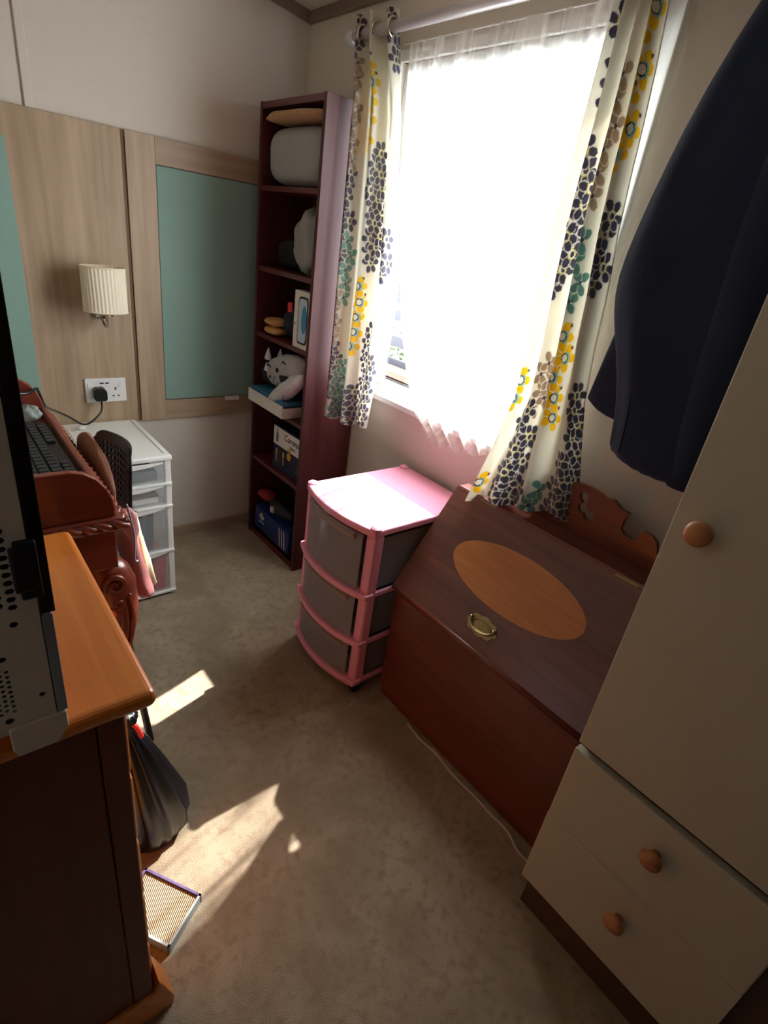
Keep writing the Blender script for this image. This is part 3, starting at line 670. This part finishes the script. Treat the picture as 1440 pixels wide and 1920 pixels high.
# ------------------------------------------------------------------ navy jacket on a hook
jk = thing('navy_jacket', 'dark navy wool coat hanging on the wall between the curtain and the white wardrobe', 'coat', (1.27, .45, 1.03))
rows = [(1.036, .300, .552), (1.06, .298, .562), (1.12, .296, .568), (1.20, .294, .590), (1.29, .293, .632), (1.33, .293, .650), (1.40, .293, .668), (1.50, .293, .655), (1.60, .293, .637), (1.717, .295, .609), (1.844, .30, .556), (1.93, .31, .52), (1.99, .34, .46), (2.02, .37, .42)]
rings = []
for k, (z, y0, y1) in enumerate(rows):
    z = 1.4-(1.4-z)*1.045; y1 = y1*1.045 if y1 > .5 else y1
    cxn = 1.265; ryy = (y1-y0)/2; cyn = (y0+y1)/2; rx = .085 if z < 1.9 else .085-.045*(z-1.9)/.12
    ring = []
    for i in range(40):
        a = 2*PI*i/40; ca, sa = math.cos(a), math.sin(a)
        wv = 1+.05*math.sin(7*a+z*5)+.03*math.sin(11*a-z*9)
        ring.append((cxn-rx*math.copysign(abs(sa)**.75, sa)*wv, cyn+ryy*math.copysign(abs(ca)**.6, ca), z+(.012*math.sin(3*a) if k == 0 else 0)))
    rings.append(ring)
build('body', G().loft(rings), MNAVY, jk, smooth=True, subsurf=1)
rows = [(1.100, .46, .700), (1.106, .45, .715), (1.20, .44, .706), (1.30, .44, .694), (1.42, .44, .68), (1.52, .44, .64)]
rings = [[(1.31-.028*math.sin(2*PI*i/24), (a+b_)/2+(b_-a)/2*math.copysign(abs(math.cos(2*PI*i/24))**.5, math.cos(2*PI*i/24)), z-(.018*(.645-((a+b_)/2+(b_-a)/2*math.cos(2*PI*i/24)))/.1 if k < 2 else 0)) for i in range(24)] for k, (z, a, b_) in enumerate(rows)]
build('back_flap', G().loft(rings), MNAVY, jk, smooth=True)
rings = []
for k, (z, yc, r) in enumerate([(1.012, .395, .026), (1.03, .395, .036), (1.10, .392, .048), (1.3, .40, .056), (1.5, .41, .062), (1.7, .415, .064), (1.86, .415, .056), (1.94, .41, .035)]):
    rings.append([(1.205-r*.62*math.sin(2*PI*i/20)*(1+.06*math.sin(5*z*7)), yc+r*math.cos(2*PI*i/20), z) for i in range(20)])
build('sleeve', G().loft(rings), MNAVY, jk, smooth=True, subsurf=1)
build('front_seam', G().tube(smooth_path([(1.186, .535, 1.05), (1.184, .545, 1.15), (1.188, .575, 1.28), (1.186, .615, 1.42)]), .003, 6), MNAVY, jk, smooth=True)
ch = thing('coat_hook', 'metal coat hook on the wall above the navy coat', 'hook', (1.39, .40, 2.0))
build('hook_plate', G().box(1.385, 1.392, .385, .415, 1.99, 2.06), MCHROME, ch, bevel=.002)
build('hook_arm', G().tube(smooth_path([(1.388, .40, 2.04), (1.34, .40, 2.02), (1.29, .40, 2.005), (1.26, .40, 2.03), (1.255, .40, 2.05)]), .005, 8), MCHROME, ch, smooth=True)

# ------------------------------------------------------------------ curtains
def interp(tab, z):
    t = sorted(tab); zs = [a[0] for a in t]
    return [float(np.interp(z, zs, [a[k] for a in t])) for k in (1, 2)]
CL_L = [(.73,1.745,1.225),(1.80,1.755,1.222),(1.95,1.86,1.295),(2.03,1.87,1.30)]
CL_R = [(.73,1.585,1.305),(.9,1.575,1.31),(1.25,1.565,1.315),(1.6,1.60,1.315),(1.75,1.615,1.312),(1.9,1.655,1.31),(2.03,1.69,1.31)]
CR_L = [(1.883,0.912,1.3),(1.699,0.915,1.3),(1.546,0.923,1.3),(1.375,0.925,1.3),(1.215,0.914,1.295),(1.072,.908,1.281),(.937,.920,1.248),(.80,.943,1.212),(.72,.962,1.20),(2.05,.91,1.3)]
CR_R = [(2.05,.81,1.3),(1.911,0.803,1.3),(1.807,0.792,1.3),(1.704,0.784,1.3),(1.605,0.779,1.3),(1.487,0.77,1.3),(1.35,0.752,1.3),(1.239,0.74,1.295),(1.095,.722,1.3),(.90,.668,1.302),(.77,.634,1.305),(.70,.63,1.305)]
def curtain(side, nu, nz):
    if side == 'L': L, Rr, z0, z1, n, A_, ph = CL_L, CL_R, .745, 2.03, 2.5, .026, .4
    else: L, Rr, z0, z1, n, A_, ph = CR_L, CR_R, .784, 2.04, 3.5, .020, 2.2
    u = np.linspace(0, 1, nu); P = np.zeros((nz, nu, 3))
    for j in range(nz):
        t = j/(nz-1); z = z0+(z1-z0)*t
        yl, xl = interp(L, z); yr, xr = interp(Rr, z)
        d = np.array([xr-xl, yr-yl]); Ln = np.hypot(*d); nrm = np.array([d[1], -d[0]])/Ln
        flare = 1+.15*max(0, (1.1-z)/.35)
        uu = u+.012*np.sin(9*u+3*z)
        off = A_*flare*np.sin(2*np.pi*n*uu+ph+.25*np.sin(3*z))+.004*np.sin(23*u+5*z)
        P[j, :, 0] = xl+d[0]*u+nrm[0]*off; P[j, :, 1] = yl+d[1]*u+nrm[1]*off
        P[j, :, 2] = z+(.010*np.sin(2*np.pi*n*u+ph+1.2)+.006*np.sin(9*u))*(1-t)**6-(.046*np.clip(1-u*1.6, 0, 1)*(1-t)**8 if side == 'R' else 0)
    q = P[nz//2]; s = np.concatenate([[0], np.cumsum(np.hypot(*(np.diff(q[:, :2], axis=0).T)))])
    return P, s
K_GREY, K_YEL, K_TAU, K_TEAL = c(112, 110, 126)[:3], c(236, 206, 62)[:3], c(184, 168, 150)[:3], c(136, 174, 164)[:3]
K_PYEL, K_CRM, K_LBL, K_DBL = c(208, 200, 112)[:3], c(232, 229, 218)[:3], c(176, 206, 206)[:3], c(40, 60, 80)[:3]
def paint(P, s, clusters, seed):
    nz, nu = P.shape[:2]; S = np.broadcast_to(s, (nz, nu)); Z = P[:, :, 2]
    img = np.empty((nz, nu, 3)); img[:] = K_CRM
    rr = random.Random(seed)
    def disc(cs, cz, rs, rz, ang, col, halo=True):
        if halo and col in (K_GREY, K_YEL, K_TAU, K_TEAL) and rs > .008: disc(cs, cz, rs+.0026, rz+.0026, ang, K_CRM, False)
        dx, dz = S-cs, Z-cz; ca, sa = math.cos(ang), math.sin(ang)
        m_ = ((dx*ca+dz*sa)/rs)**2+((-dx*sa+dz*ca)/rz)**2 < 1
        img[m_] = col
    for (s0, za, zb, kind) in clusters:
        z = za; k = 0; W_ = {'grey': .030, 'yellow': .022, 'taupe': .016, 'teal': .018}[kind]
        while z < zb:
            f = math.sin(PI*min(1, max(0.1, (z-za)/(zb-za))))
            cs = s0+rr.uniform(-.3, .3)*W_*(1+f); cs += (W_*.5 if k % 2 else -W_*.5)*f
            if kind == 'grey':
                for q in range(6):
                    a = 2*PI*q/6+rr.uniform(-.2, .2); disc(cs+.022*math.cos(a), z+.024*math.sin(a), .0095, .0125, a-PI/2, K_GREY)
                disc(cs, z, .0125, .0135, 0, K_PYEL); disc(cs, z, .0105, .0115, 0, K_CRM); disc(cs+.002, z, .006, .0075, 0, K_GREY)
                z += .036
            elif kind == 'yellow':
                for q in range(5):
                    a = 2*PI*q/5+rr.uniform(-.2, .2); disc(cs+.021*math.cos(a), z+.023*math.sin(a), .0115, .0145, a-PI/2, K_YEL)
                disc(cs+.004, z, .014, .016, 0, K_LBL); disc(cs, z, .0112, .0125, 0, K_DBL); disc(cs, z, .0086, .0098, 0, K_CRM)
                disc(cs+.02, z+.028, .004, .0045, 0, K_GREY)
                z += .052
            else:
                col = K_TAU if kind == 'taupe' else K_TEAL
                for q in range(4):
                    a = 2*PI*q/4+.6+rr.uniform(-.3, .3); disc(cs+.015*math.cos(a), z+.020*math.sin(a), .010, .014, a-PI/2, col)
                disc(cs, z, .0045, .005, 0, K_GREY)
                z += .046
            k += 1
    return img
def make_curtain(side, label, clusters, seed):
    P, s = curtain(side, 190, 560)
    img = paint(P, s, clusters, seed)
    lo = P.reshape(-1, 3).mean(0); root = thing('printed_curtain', label, 'curtain', (1.30, float(lo[1]), float(P[:, :, 2].min())), 'floral eyelet curtains')
    g = G().grid(P); o0 = LOC[root.name]
    me = bpy.data.meshes.new('fabric'); me.from_pydata([(v[0]-o0[0], v[1]-o0[1], v[2]-o0[2]) for v in g.v], [], g.f); me.shade_smooth()
    ca = me.color_attributes.new('print', 'FLOAT_COLOR', 'POINT')
    buf = np.ones((P.shape[0]*P.shape[1], 4), dtype=np.float32); buf[:, :3] = img.reshape(-1, 3); ca.data.foreach_set('color', buf.ravel())
    me.materials.append(MPRINT); fo = bpy.data.objects.new('fabric', me); COL.objects.link(fo); fo.parent = root; LOC[fo.name] = o0
    q = fo.modifiers.new('thickness', 'SOLIDIFY'); q.thickness = .0012
    return root
cl = make_curtain('L', 'narrow floral curtain gathered at the left end of the pole beside the bookcase',
    [(.145, 1.68, 1.90, 'yellow'), (.195, 1.33, 1.68, 'grey'), (.215, 1.38, 1.62, 'grey'), (.30, 1.30, 1.42, 'grey'), (.155, 1.04, 1.25, 'yellow'), (.225, .92, 1.13, 'grey'), (.245, .76, 1.02, 'grey'), (.185, .76, .90, 'grey'), (.31, .78, 1.0, 'grey'), (.14, .765, .82, 'grey'),
     (.028, 1.34, 1.62, 'grey'), (.060, 1.20, 1.42, 'teal'), (.030, .86, 1.06, 'grey'), (.055, .77, .94, 'teal'), (.085, .77, 1.0, 'teal'), (.040, 1.62, 1.90, 'taupe'), (.035, 1.06, 1.2, 'taupe'), (.34, 1.90, 1.98, 'grey'), (.30, 1.97, 2.02, 'grey'), (.03, 1.94, 2.02, 'grey')], 3)
cr = make_curtain('R', 'wide floral curtain hanging down in front of the bureau',
    [(.315, 1.64, 2.0, 'yellow'), (.220, 1.04, 1.27, 'yellow'), (.100, 1.36, 1.68, 'grey'), (.128, 1.40, 1.60, 'grey'), (.215, 1.33, 1.48, 'teal'), (.210, 1.56, 1.82, 'taupe'), (.118, 1.05, 1.16, 'taupe'), (.150, 1.08, 1.20, 'taupe'), (.005, 1.06, 1.15, 'yellow'),
     (.095, .79, 1.06, 'grey'), (.125, .79, 1.00, 'grey'), (.155, .79, .86, 'grey'), (.335, 1.38, 1.56, 'grey'), (.345, .79, 1.12, 'grey'), (.315, .79, .95, 'grey'), (.285, .79, .88, 'grey'), (.215, .79, .86, 'teal'), (.015, .80, .84, 'yellow'), (.05, 1.75, 1.95, 'grey')], 8)
def eyelets(root, side, us):
    P, s = curtain(side, 190, 60); 
    for u in us:
        p = P[56, int(u*189)]
        y = p[1]
        build('eyelet', G().tube([(1.30+.024*math.cos(a), y+.004*math.sin(3*a)*0, 1.982+.024*math.sin(a)) for a in np.linspace(0, 2*PI, 29)], .004, 8), MCHROME, root, smooth=True)
eyelets(cl, 'L', (.12, .5, .93)); eyelets(cr, 'R', (.05, .35, .7))
rd = thing('curtain_pole', 'brushed steel curtain pole with rounded finials above the window', 'curtain pole', (1.30, 1.25, 1.98))
build('pole', G().tube([(1.30, .62, 1.982), (1.30, 1.885, 1.982)], .0155, 20), MSATIN, rd, smooth=True)
for y, s_ in ((1.885, 1), (.62, -1)):
    build('finial', G().lathe([(.0135, 0), (.020, s_*.004), (.024, s_*.018), (.022, s_*.034), (.010, s_*.044), (.001, s_*.046)], (1.30, y, 1.982), 'Y', 20), MSATIN, rd, smooth=True)
for y in (1.80, .68):
    build('bracket', G().tube([(1.392, y, 1.982), (1.31, y, 1.982)], .006, 10).lathe([(.022, 0), (.022, .006), (.01, .01)], (1.382, y, 1.982), 'X', 18), MSATIN, rd, smooth=True)
# net curtain
nu, nz = 420, 90
P = np.zeros((nz, nu, 3)); t_ = np.linspace(0, 1, nz); u = np.linspace(0, 1, nu)
EL = [(.80, 1.30), (.86, 1.385), (.92, 1.425), (1.0, 1.47), (1.159, 1.537), (1.4, 1.60), (1.7, 1.655), (1.96, 1.675)]
for j, t in enumerate(t_):
    ztop = 1.958
    hem = .805+.035*np.clip((.35-u)/.35, 0, 1)*-1+.02*np.sin(38*u)*.5+.03*(u > .0)*u
    z = hem+(ztop-hem)*t
    zm = float(z.mean())
    yl = np.interp(z, [e[0] for e in EL], [e[1] for e in EL])
    yr = .765+.0*u
    fold = np.sin(2*np.pi*9*u+1.6*np.sin(5.3*u)+1.2*np.sin(11*u)+.5*np.sin(2.2*t+4*u))*(.009+.011*(1-t))+.005*np.sin(2*np.pi*23*u+2*np.sin(7*u))*(.4+.6*t)
    P[j, :, 0] = 1.360+fold*.7; P[j, :, 1] = yl+(yr-yl)*(u+.008*np.sin(2*np.pi*15*u)*t); P[j, :, 2] = z
nc = thing('net_curtain', 'sheer white net curtain covering most of the bright window', 'curtain', (1.352, 1.2, .80))
build('voile', G().grid(P), MSHEER, nc, smooth=True)
build('curtain_wire', G().tube([(1.358, .75, 1.957), (1.358, 1.70, 1.957)], .0022, 6), MPVC, nc, smooth=True)

# ------------------------------------------------------------------ pine chest in the left foreground
pc = thing('pine_chest', 'orange pine chest of drawers in the left foreground', 'chest of drawers', (-.08, .78, 0))
CX0, CX1, CY0, CY1 = -.34, .118, .562, .992
build('top_panel', G().box(CX0-.004, .158, CY0-.022, CY1+.018, .824, .850), MPINE, pc, bevel=.011, seg=4)
build('side_panel', G().box(CX0, CX1-.031, CY0+.002, CY0+.02, .06, .826), MPINESHADE, pc, bevel=.002)
build('side_panel', G().box(CX0, CX1, CY1-.02, CY1, .06, .826), MPINESHADE, pc, bevel=.002)
build('back_board', G().box(CX0, CX0+.008, CY0+.02, CY1-.02, .06, .826), MPINESHADE, pc)
build('corner_post', G().box(CX1-.030, CX1+.003, CY0, CY0+.022, .06, .826), MPINESHADE, pc, bevel=.003)
zs = [.815, .66, .505, .35, .195, .075]
for k in range(5):
    d = build('drawer', G().box(CX1-.02, CX1+.012, CY0+.024, CY1-.024, zs[k+1]+.006, zs[k]-.006), MPINE, pc, bevel=.007, seg=3)
def foot(y0, y1):
    return G().prism('Y', [(CX0, 0), (CX0, .085), (CX1+.006, .085), (CX1+.014, .115), (CX1+.020, .10), (CX1+.030, .065), (CX1+.040, .028), (CX1+.038, .0)], y0, y1)
build('bracket_foot', foot(CY0-.006, CY0+.05), MPINE, pc, bevel=.004)
build('bracket_foot', foot(CY1-.05, CY1+.006), MPINE, pc, bevel=.004)
build('plinth_rail', G().box(CX1-.012, CX1+.010, CY0+.05, CY1-.05, .055, .095), MPINE, pc, bevel=.003)

# ------------------------------------------------------------------ desktop computer on the chest
pcx = thing('computer_tower', 'white desktop computer case with black glass side standing on the pine chest', 'computer', (-.06, .74, .85))
X0, X1, Y0, Y1, Z0, Z1 = -.165, .046, .523, .96, .885, 1.36
# back plate with real holes: cell grid, hexagon vents top and small perforation low
rects = []
def plate_with_holes(holes, x0, x1, z0, z1):
    cu = bpy.data.curves.new('p', 'CURVE'); cu.dimensions = '2D'; cu.fill_mode = 'BOTH'; cu.extrude = .0008
    def sp_(P):
        s = cu.splines.new('POLY'); s.points.add(len(P)-1)
        for q, p in zip(s.points, P): q.co = (p[0], p[1], 0, 1)
        s.use_cyclic_u = True
    sp_([(x0, z0), (x1, z0), (x1, z1), (x0, z1)])
    for h in holes: sp_(h)
    to = bpy.data.objects.new('tmp', cu); me = bpy.data.meshes.new_from_object(to); bpy.data.objects.remove(to); bpy.data.curves.remove(cu)
    g = G().add([(v.co.x, Y0+v.co.z, v.co.y) for v in me.vertices], [tuple(p.vertices) for p in me.polygons]); bpy.data.meshes.remove(me); return g
holes = []
for i in range(14):
    for j in range(10):
        x = .026-.0108*i; z = 1.042+.0092*2*j*.5+(0.0046 if i % 2 else 0)
        if x > -.12: holes.append([(x+.0044*math.cos(a), z+.0036*math.sin(a)) for a in np.linspace(0, 2*PI, 7)[:-1]])
for i in range(26):
    for j in range(9):
        x = .010-.0058*i; z = .915+.0066*j+(.0033 if i % 2 else 0)
        if x > -.14: holes.append([(x+.0021*math.cos(a), z+.0022*math.sin(a)) for a in np.linspace(0, 2*PI, 9)[:-1]])
for (x, z, r) in ((.024, 1.022, .0036), (.009, .984, .0036), (.036, .925, .003), (.004, .903, .0042)): holes.append([(x+r*math.cos(a), z+r*math.sin(a)) for a in np.linspace(0, 2*PI, 17)[:-1]])
build('back_plate', plate_with_holes(holes, X0, X1, Z0, Z1), MPC, pcx)
g = G().box(X0, X0+.003, Y0+.002, Y1, Z0, Z1).box(X0, X1, Y0+.002, Y1, Z1-.003, Z1).box(X0, X1, Y1-.003, Y1, Z0, Z1).box(X0, X1, Y0+.002, Y1, Z0, Z0+.003)
build('case_shell', g, MPC, pcx)
build('inner_frame', G().box(X0+.01, X1-.006, Y0+.035, Y0+.05, Z0+.006, Z1-.006), MBLACK, pcx)
build('glass_side', G().box(X1+.001, X1+.014, Y0-.001, Y1, 1.026, Z1), MDGLASS, pcx, bevel=.001)
build('mesh_side', G().box(X1+.001, X1+.011, Y0-.001, Y1, Z0+.008, 1.024), MMESH, pcx, bevel=.001)
build('glass_clasp', G().box(.030, X1+.001, Y0-.012, Y0-.001, 1.062, 1.108).box(X1-.012, X1+.006, Y0-.010, Y0-.001, 1.052, 1.114), MBLACK, pcx, bevel=.002)
build('case_foot', G().prism('Y', [(.006, .8515), (.043, .8515), (.055, .870), (.055, .893), (.001, .893), (.001, .862)], Y0-.004, Y0+.06), MPC, pcx, bevel=.002)
build('case_foot', G().prism('Y', [(-.16, .8515), (-.12, .8515), (-.11, .870), (-.11, .893), (-.165, .893), (-.165, .862)], Y0-.004, Y0+.06), MPC, pcx, bevel=.002)
for x0_, x1_ in ((.001, .055), (-.165, -.11)): build('case_foot', G().box(x0_, x1_, Y1-.07, Y1-.01, .8515, .893), MPC, pcx, bevel=.002)

# ------------------------------------------------------------------ carved desk
dk = thing('carved_desk', 'carved reddish rosewood writing desk with raised curved ends, behind the pine chest', 'desk', (-.05, 1.38, 0))
DX0, DX1, DY0, DY1, DZ = -.42, .250, 1.045, 1.735, .840
build('desk_top', G().box(DX0, DX1+.010, DY0-.012, DY1+.012, DZ-.028, DZ), MROSE, dk, bevel=.006)
prof = [(DX0, DZ), (DX0, .945), (.178, .944), (.200, .938), (.220, .924), (.236, .902), (.245, .878), (.248, .858), (.248, DZ)]
build('end_panel', G().prism('Y', prof, DY0, DY0+.018), MROSE, dk, bevel=.003)
build('end_panel', G().prism('Y', prof, DY1-.018, DY1), MROSE, dk, bevel=.003)
g = G()
nr = 34
for (p0, p1) in (((DX0, DY0-.012, DZ-.014), (DX1+.016, DY0-.012, DZ-.014)), ((DX1+.012, DY0-.012, DZ-.014), (DX1+.012, DY1+.012, DZ-.014))):
    p0, p1 = Vector(p0), Vector(p1); L = (p1-p0).length; d = (p1-p0)/L; a = Vector((0, 0, 1)); b2 = d.cross(a)
    for s_ in (0, PI):
        g.tube([p0+d*(L*k/160)+(a*math.cos(2*PI*L/.055*k/160+s_)+b2*math.sin(2*PI*L/.055*k/160+s_))*.0042 for k in range(161)], .0075, 8)
build('rope_moulding', g, MROSE, dk, smooth=True)
build('apron', G().box(DX0+.02, DX1-.004, DY0+.006, DY0+.024, .715, DZ-.02).box(DX0+.02, DX1-.004, DY1-.024, DY1-.006, .715, DZ-.02).box(DX1-.022, DX1-.004, DY0+.024, DY1-.024, .715, DZ-.02), MROSE, dk, bevel=.003)
build('front_lip', G().box(DX1-.012, DX1+.004, DY0+.018, DY1-.018, DZ, DZ+.020), MROSE, dk, bevel=.004)
def leg(yc, front=True):
    sg = 1 if front else -1; bx = .232 if front else -.37
    rows = [(.720, 0, .040, .030), (.700, .012, .046, .034), (.660, .022, .050, .038), (.600, .026, .048, .038), (.540, .024, .044, .034), (.460, .010, .036, .030), (.340, -.004, .028, .024), (.200, -.006, .021, .020), (.100, .004, .020, .020), (.050, .018, .028, .026), (.018, .026, .034, .028), (0, .024, .028, .024)]
    return G().loft([[(bx+sg*ox-(.018 if front else 0)+rx*math.cos(2*PI*k/20), yc+ry*math.sin(2*PI*k/20), z) for k in range(20)] for z, ox, rx, ry in rows])
for yc, fr in ((DY0+.042, True), (DY1-.042, True), (DY0+.042, False), (DY1-.042, False)):
    l_ = build('leg', leg(yc, fr), MROSE, dk, smooth=True)
    if fr and yc < 1.3:
        g = G()
        def spiral(cx0, cz0, r0, r1, turns, sgn, yy): return [(cx0+(r0+(r1-r0)*k/40)*math.cos(sgn*turns*2*PI*k/40), yy, cz0+(r0+(r1-r0)*k/40)*math.sin(sgn*turns*2*PI*k/40)) for k in range(41)]
        g.tube(spiral(.236, .672, .002, .026, 1.6, 1, yc-.037), [.003+.003*k/40 for k in range(41)], 7)
        g.tube(spiral(.238, .622, .002, .012, 1.3, -1, yc-.037), .003, 7)
        for q in range(5): g.tube(smooth_path([(.262-.010*q, yc-.034, .640-.006*q), (.268-.012*q, yc-.033, .57), (.258-.010*q, yc-.028, .50), (.236-.005*q, yc-.024, .44)]), .0035, 6)
        build('scroll_carving', g, MROSE, l_, smooth=True)
        build('orange_tag', G().loft(pillow(.222, yc-.036, .600, .010, .006, .012, e=2.5, wr=.1, seed=2)), MORANGE, l_, smooth=True)['label'] = 'small bright orange tab'
# keyboard
kb = thing('keyboard', 'black computer keyboard lying on the carved desk', 'keyboard', (.155, 1.4, DZ))
build('keyboard_base', G().prism('Y', [(.070, DZ+.001), (.228, DZ+.001), (.232, DZ+.010), (.070, DZ+.022)], 1.165, 1.61), MBLACK, kb, bevel=.003)
g = G()
for r_ in range(6):
    for k in range(20):
        x = .083+.0245*r_; y = 1.178+.0212*k
        if (r_ == 5 and 6 < k < 13): continue
        z = DZ+.0215-.0735*(x-.07)*1.0
        g.box(x, x+.0185, y, y+.0175, z-.002, z+.006)
build('keys', g, plain('key_plastic', c(40, 40, 44), .4), kb, bevel=.0015)
item('plastic_wrapper', G().loft(pillow(.205, 1.666, .862, .025, .035, .020, e=2.4, wr=.12, seed=17)), translucent('clear_film', c(190, 200, 196), .4, .35, .15), 'crumpled clear plastic wrapper behind the keyboard', 'wrapper', smooth=True)
item('charger_box', G().box(.10, .170, 1.625, 1.690, DZ+.001, DZ+.065), plain('slate_plastic', c(52, 58, 72), .5), 'dark slate box on the desk behind the keyboard', 'box', bevel=.004)

# ------------------------------------------------------------------ desk chair with clothes
ck = thing('perforated_chair', 'black plastic chair with a perforated backrest tucked under the carved desk', 'chair', (.15, 1.35, 0))
nu_, nv_ = 62, 46
pts = np.zeros((nv_, nu_, 3)); keep = []
for j in range(nv_):
    for i in range(nu_):
        a = i/(nu_-1); b2 = j/(nv_-1)
        y = 1.60-.335*a+.015*b2; z = .64+.235*b2-.05*(1-a)*b2
        hw = 1-abs(2*a-1)**3*.0
        x = .362+.018*b2+.030*(1-(2*a-1)**2)-.03
        # rounded corners
        rc = .16; ca_ = min(a, 1-a); cb_ = 1-b2
        if ca_ < rc and cb_ < rc*1.2:
            q = ((rc-ca_)/rc)**2+((rc*1.2-cb_)/(rc*1.2))**2
            if q > 1:
                k = 1/math.sqrt(q); na = rc-(rc-ca_)*k; a2 = na if a < .5 else 1-na; nb = 1-(rc*1.2-(rc*1.2-cb_)*k)
                y = 1.60-.335*a2+.015*nb; z = .64+.235*nb-.05*(1-a2)*nb
        pts[j, i] = (x, y, z)
g = G(); vs_ = pts.reshape(-1, 3).tolist(); fs = []
for j in range(nv_-1):
    for i in range(nu_-1):
        hole = (5 < i < nu_-7) and (5 < j < nv_-8) and (i % 4 in (1, 2)) and (j % 4 in (1, 2))
        if not hole: fs.append((j*nu_+i, j*nu_+i+1, (j+1)*nu_+i+1, (j+1)*nu_+i))
g.add(vs_, fs)
build('backrest', g, MBLACK, ck, smooth=True, solid=.007)
build('seat', G().loft(pillow(.14, 1.43, .462, .175, .175, .018, e=4)), MBLACK, ck, smooth=True)
for y in (1.33, 1.53): build('back_support', G().tube([(.305, y, .462), (.350, y, .56), (.358, y, .69)], .009, 10), MBLACK, ck, smooth=True)
for (x0_, y0_, x1_, y1_) in ((.295, 1.30, .322, 1.20), (.295, 1.56, .322, 1.60), (-.01, 1.30, -.04, 1.26), (-.01, 1.56, -.04, 1.60)):
    build('leg', G().tube([(x0_, y0_, .455), (x1_, y1_, 0)], .010, 10), MBLACK, ck, smooth=True)
from mathutils import Euler
item('brown_cushion', G().loft(pillow(.293, 1.400, .790, .015, .145, .076, e=4.5, wr=.02, seed=3, tilt=Euler((.10, .08, .0)))), MBRNF, 'brown cushion wedged between the desk and the black chair back', 'cushion', smooth=True)
pj = thing('pink_jacket', 'crumpled dusty pink jacket with cream lining hanging beside the black chair', 'jacket', (.33, 1.2, .50))
def cloth_loft(rows, seed, n=28, th=.022):
    rnd = random.Random(seed); rg = []
    for k, (z, y0, y1, x) in enumerate(rows):
        ring = []
        for i in range(n):
            a = 2*PI*i/n; ca, sa = math.cos(a), math.sin(a)
            y = (y0+y1)/2+(y1-y0)/2*math.copysign(abs(ca)**.7, ca)
            ring.append((x-th*sa*(1+.25*math.sin(9*ca+k*1.3)), y, z+.004*math.sin(5*a+k)))
        rg.append(ring)
    return rg
build('body', G().loft(cloth_loft([(.525, 1.165, 1.19, .335), (.56, 1.165, 1.27, .330), (.61, 1.185, 1.34, .325), (.66, 1.20, 1.36, .318), (.685, 1.20, 1.35, .318), (.70, 1.19, 1.30, .316), (.73, 1.185, 1.235, .31), (.77, 1.185, 1.225, .306)], 3)), MPINKJ, pj, smooth=True, subsurf=1)
build('lining', G().loft(cloth_loft([(.545, 1.195, 1.215, .352), (.60, 1.22, 1.29, .350), (.66, 1.235, 1.34, .342), (.70, 1.25, 1.33, .336), (.715, 1.26, 1.30, .334)], 5, th=.014)), MCREAMF, pj, smooth=True)
build('zip', G().tube(smooth_path([(.300, 1.165, .80), (.312, 1.168, .72), (.310, 1.170, .65), (.318, 1.176, .64)]), .0025, 6), MSILV, pj, smooth=True)

# ------------------------------------------------------------------ black sack and scratching pad on the floor
bgs = thing('bin_bag', 'black plastic sack standing in front of the pine chest', 'bag', (.225, .965, 0))
rings = []
for z, cx_, r in [(0, .225, .060), (.008, .226, .080), (.04, .230, .088), (.09, .228, .086), (.16, .218, .072), (.24, .208, .054), (.31, .198, .038), (.355, .192, .022), (.37, .190, .018), (.40, .190, .028), (.412, .190, .020)]:
    ring = []
    for k in range(64):
        a = 2*PI*k/64; q = 1+(.055*math.sin(13*a)+.035*math.sin(23*a+2)+.03*math.sin(7*a+1))*(1 if z > .02 else .3)
        ring.append((cx_+.012+r*q*math.cos(a), .942+r*q*math.sin(a)*.95, z))
    rings.append(ring)
build('sack', G().loft(rings), MBAG, bgs, smooth=True)
build('tie_handle', G().tube(smooth_path([(.200, .938, .380), (.216, .924, .388), (.224, .919, .370), (.228, .916, .352)]), .005, 8), MRED, bgs, smooth=True)
mt_ = thing('scratching_pad', 'ribbed cardboard scratching pad with purple sides on the carpet beside the pine chest', 'scratching pad', (.20, .73, 0))
Ac = Vector((.271, .701, 0)); ud = Vector((-.84, -.54, 0)).normalized(); vd = Vector((-.54, .84, 0)).normalized()
Lu, Lv, Hh = .112, .150, .030
build('corrugated_core', G().obox(Ac+ud*.006+vd*.006+Vector((0, 0, .002)), ud*(Lu-.012), vd*(Lv-.012), (0, 0, Hh-.008)), MRIB, mt_)
build('side_wall', G().obox(Ac+vd*.0, ud*Lu, vd*.005, (0, 0, Hh)), MPALEB, mt_)
build('side_wall', G().obox(Ac+ud*.0, ud*.005, vd*Lv, (0, 0, Hh)), MPURP, mt_)
build('side_wall', G().obox(Ac+vd*(Lv-.005), ud*Lu, vd*.005, (0, 0, Hh)), MPURP, mt_)
build('side_wall', G().obox(Ac+ud*(Lu-.005), ud*.005, vd*Lv, (0, 0, Hh)), MPALEB, mt_)
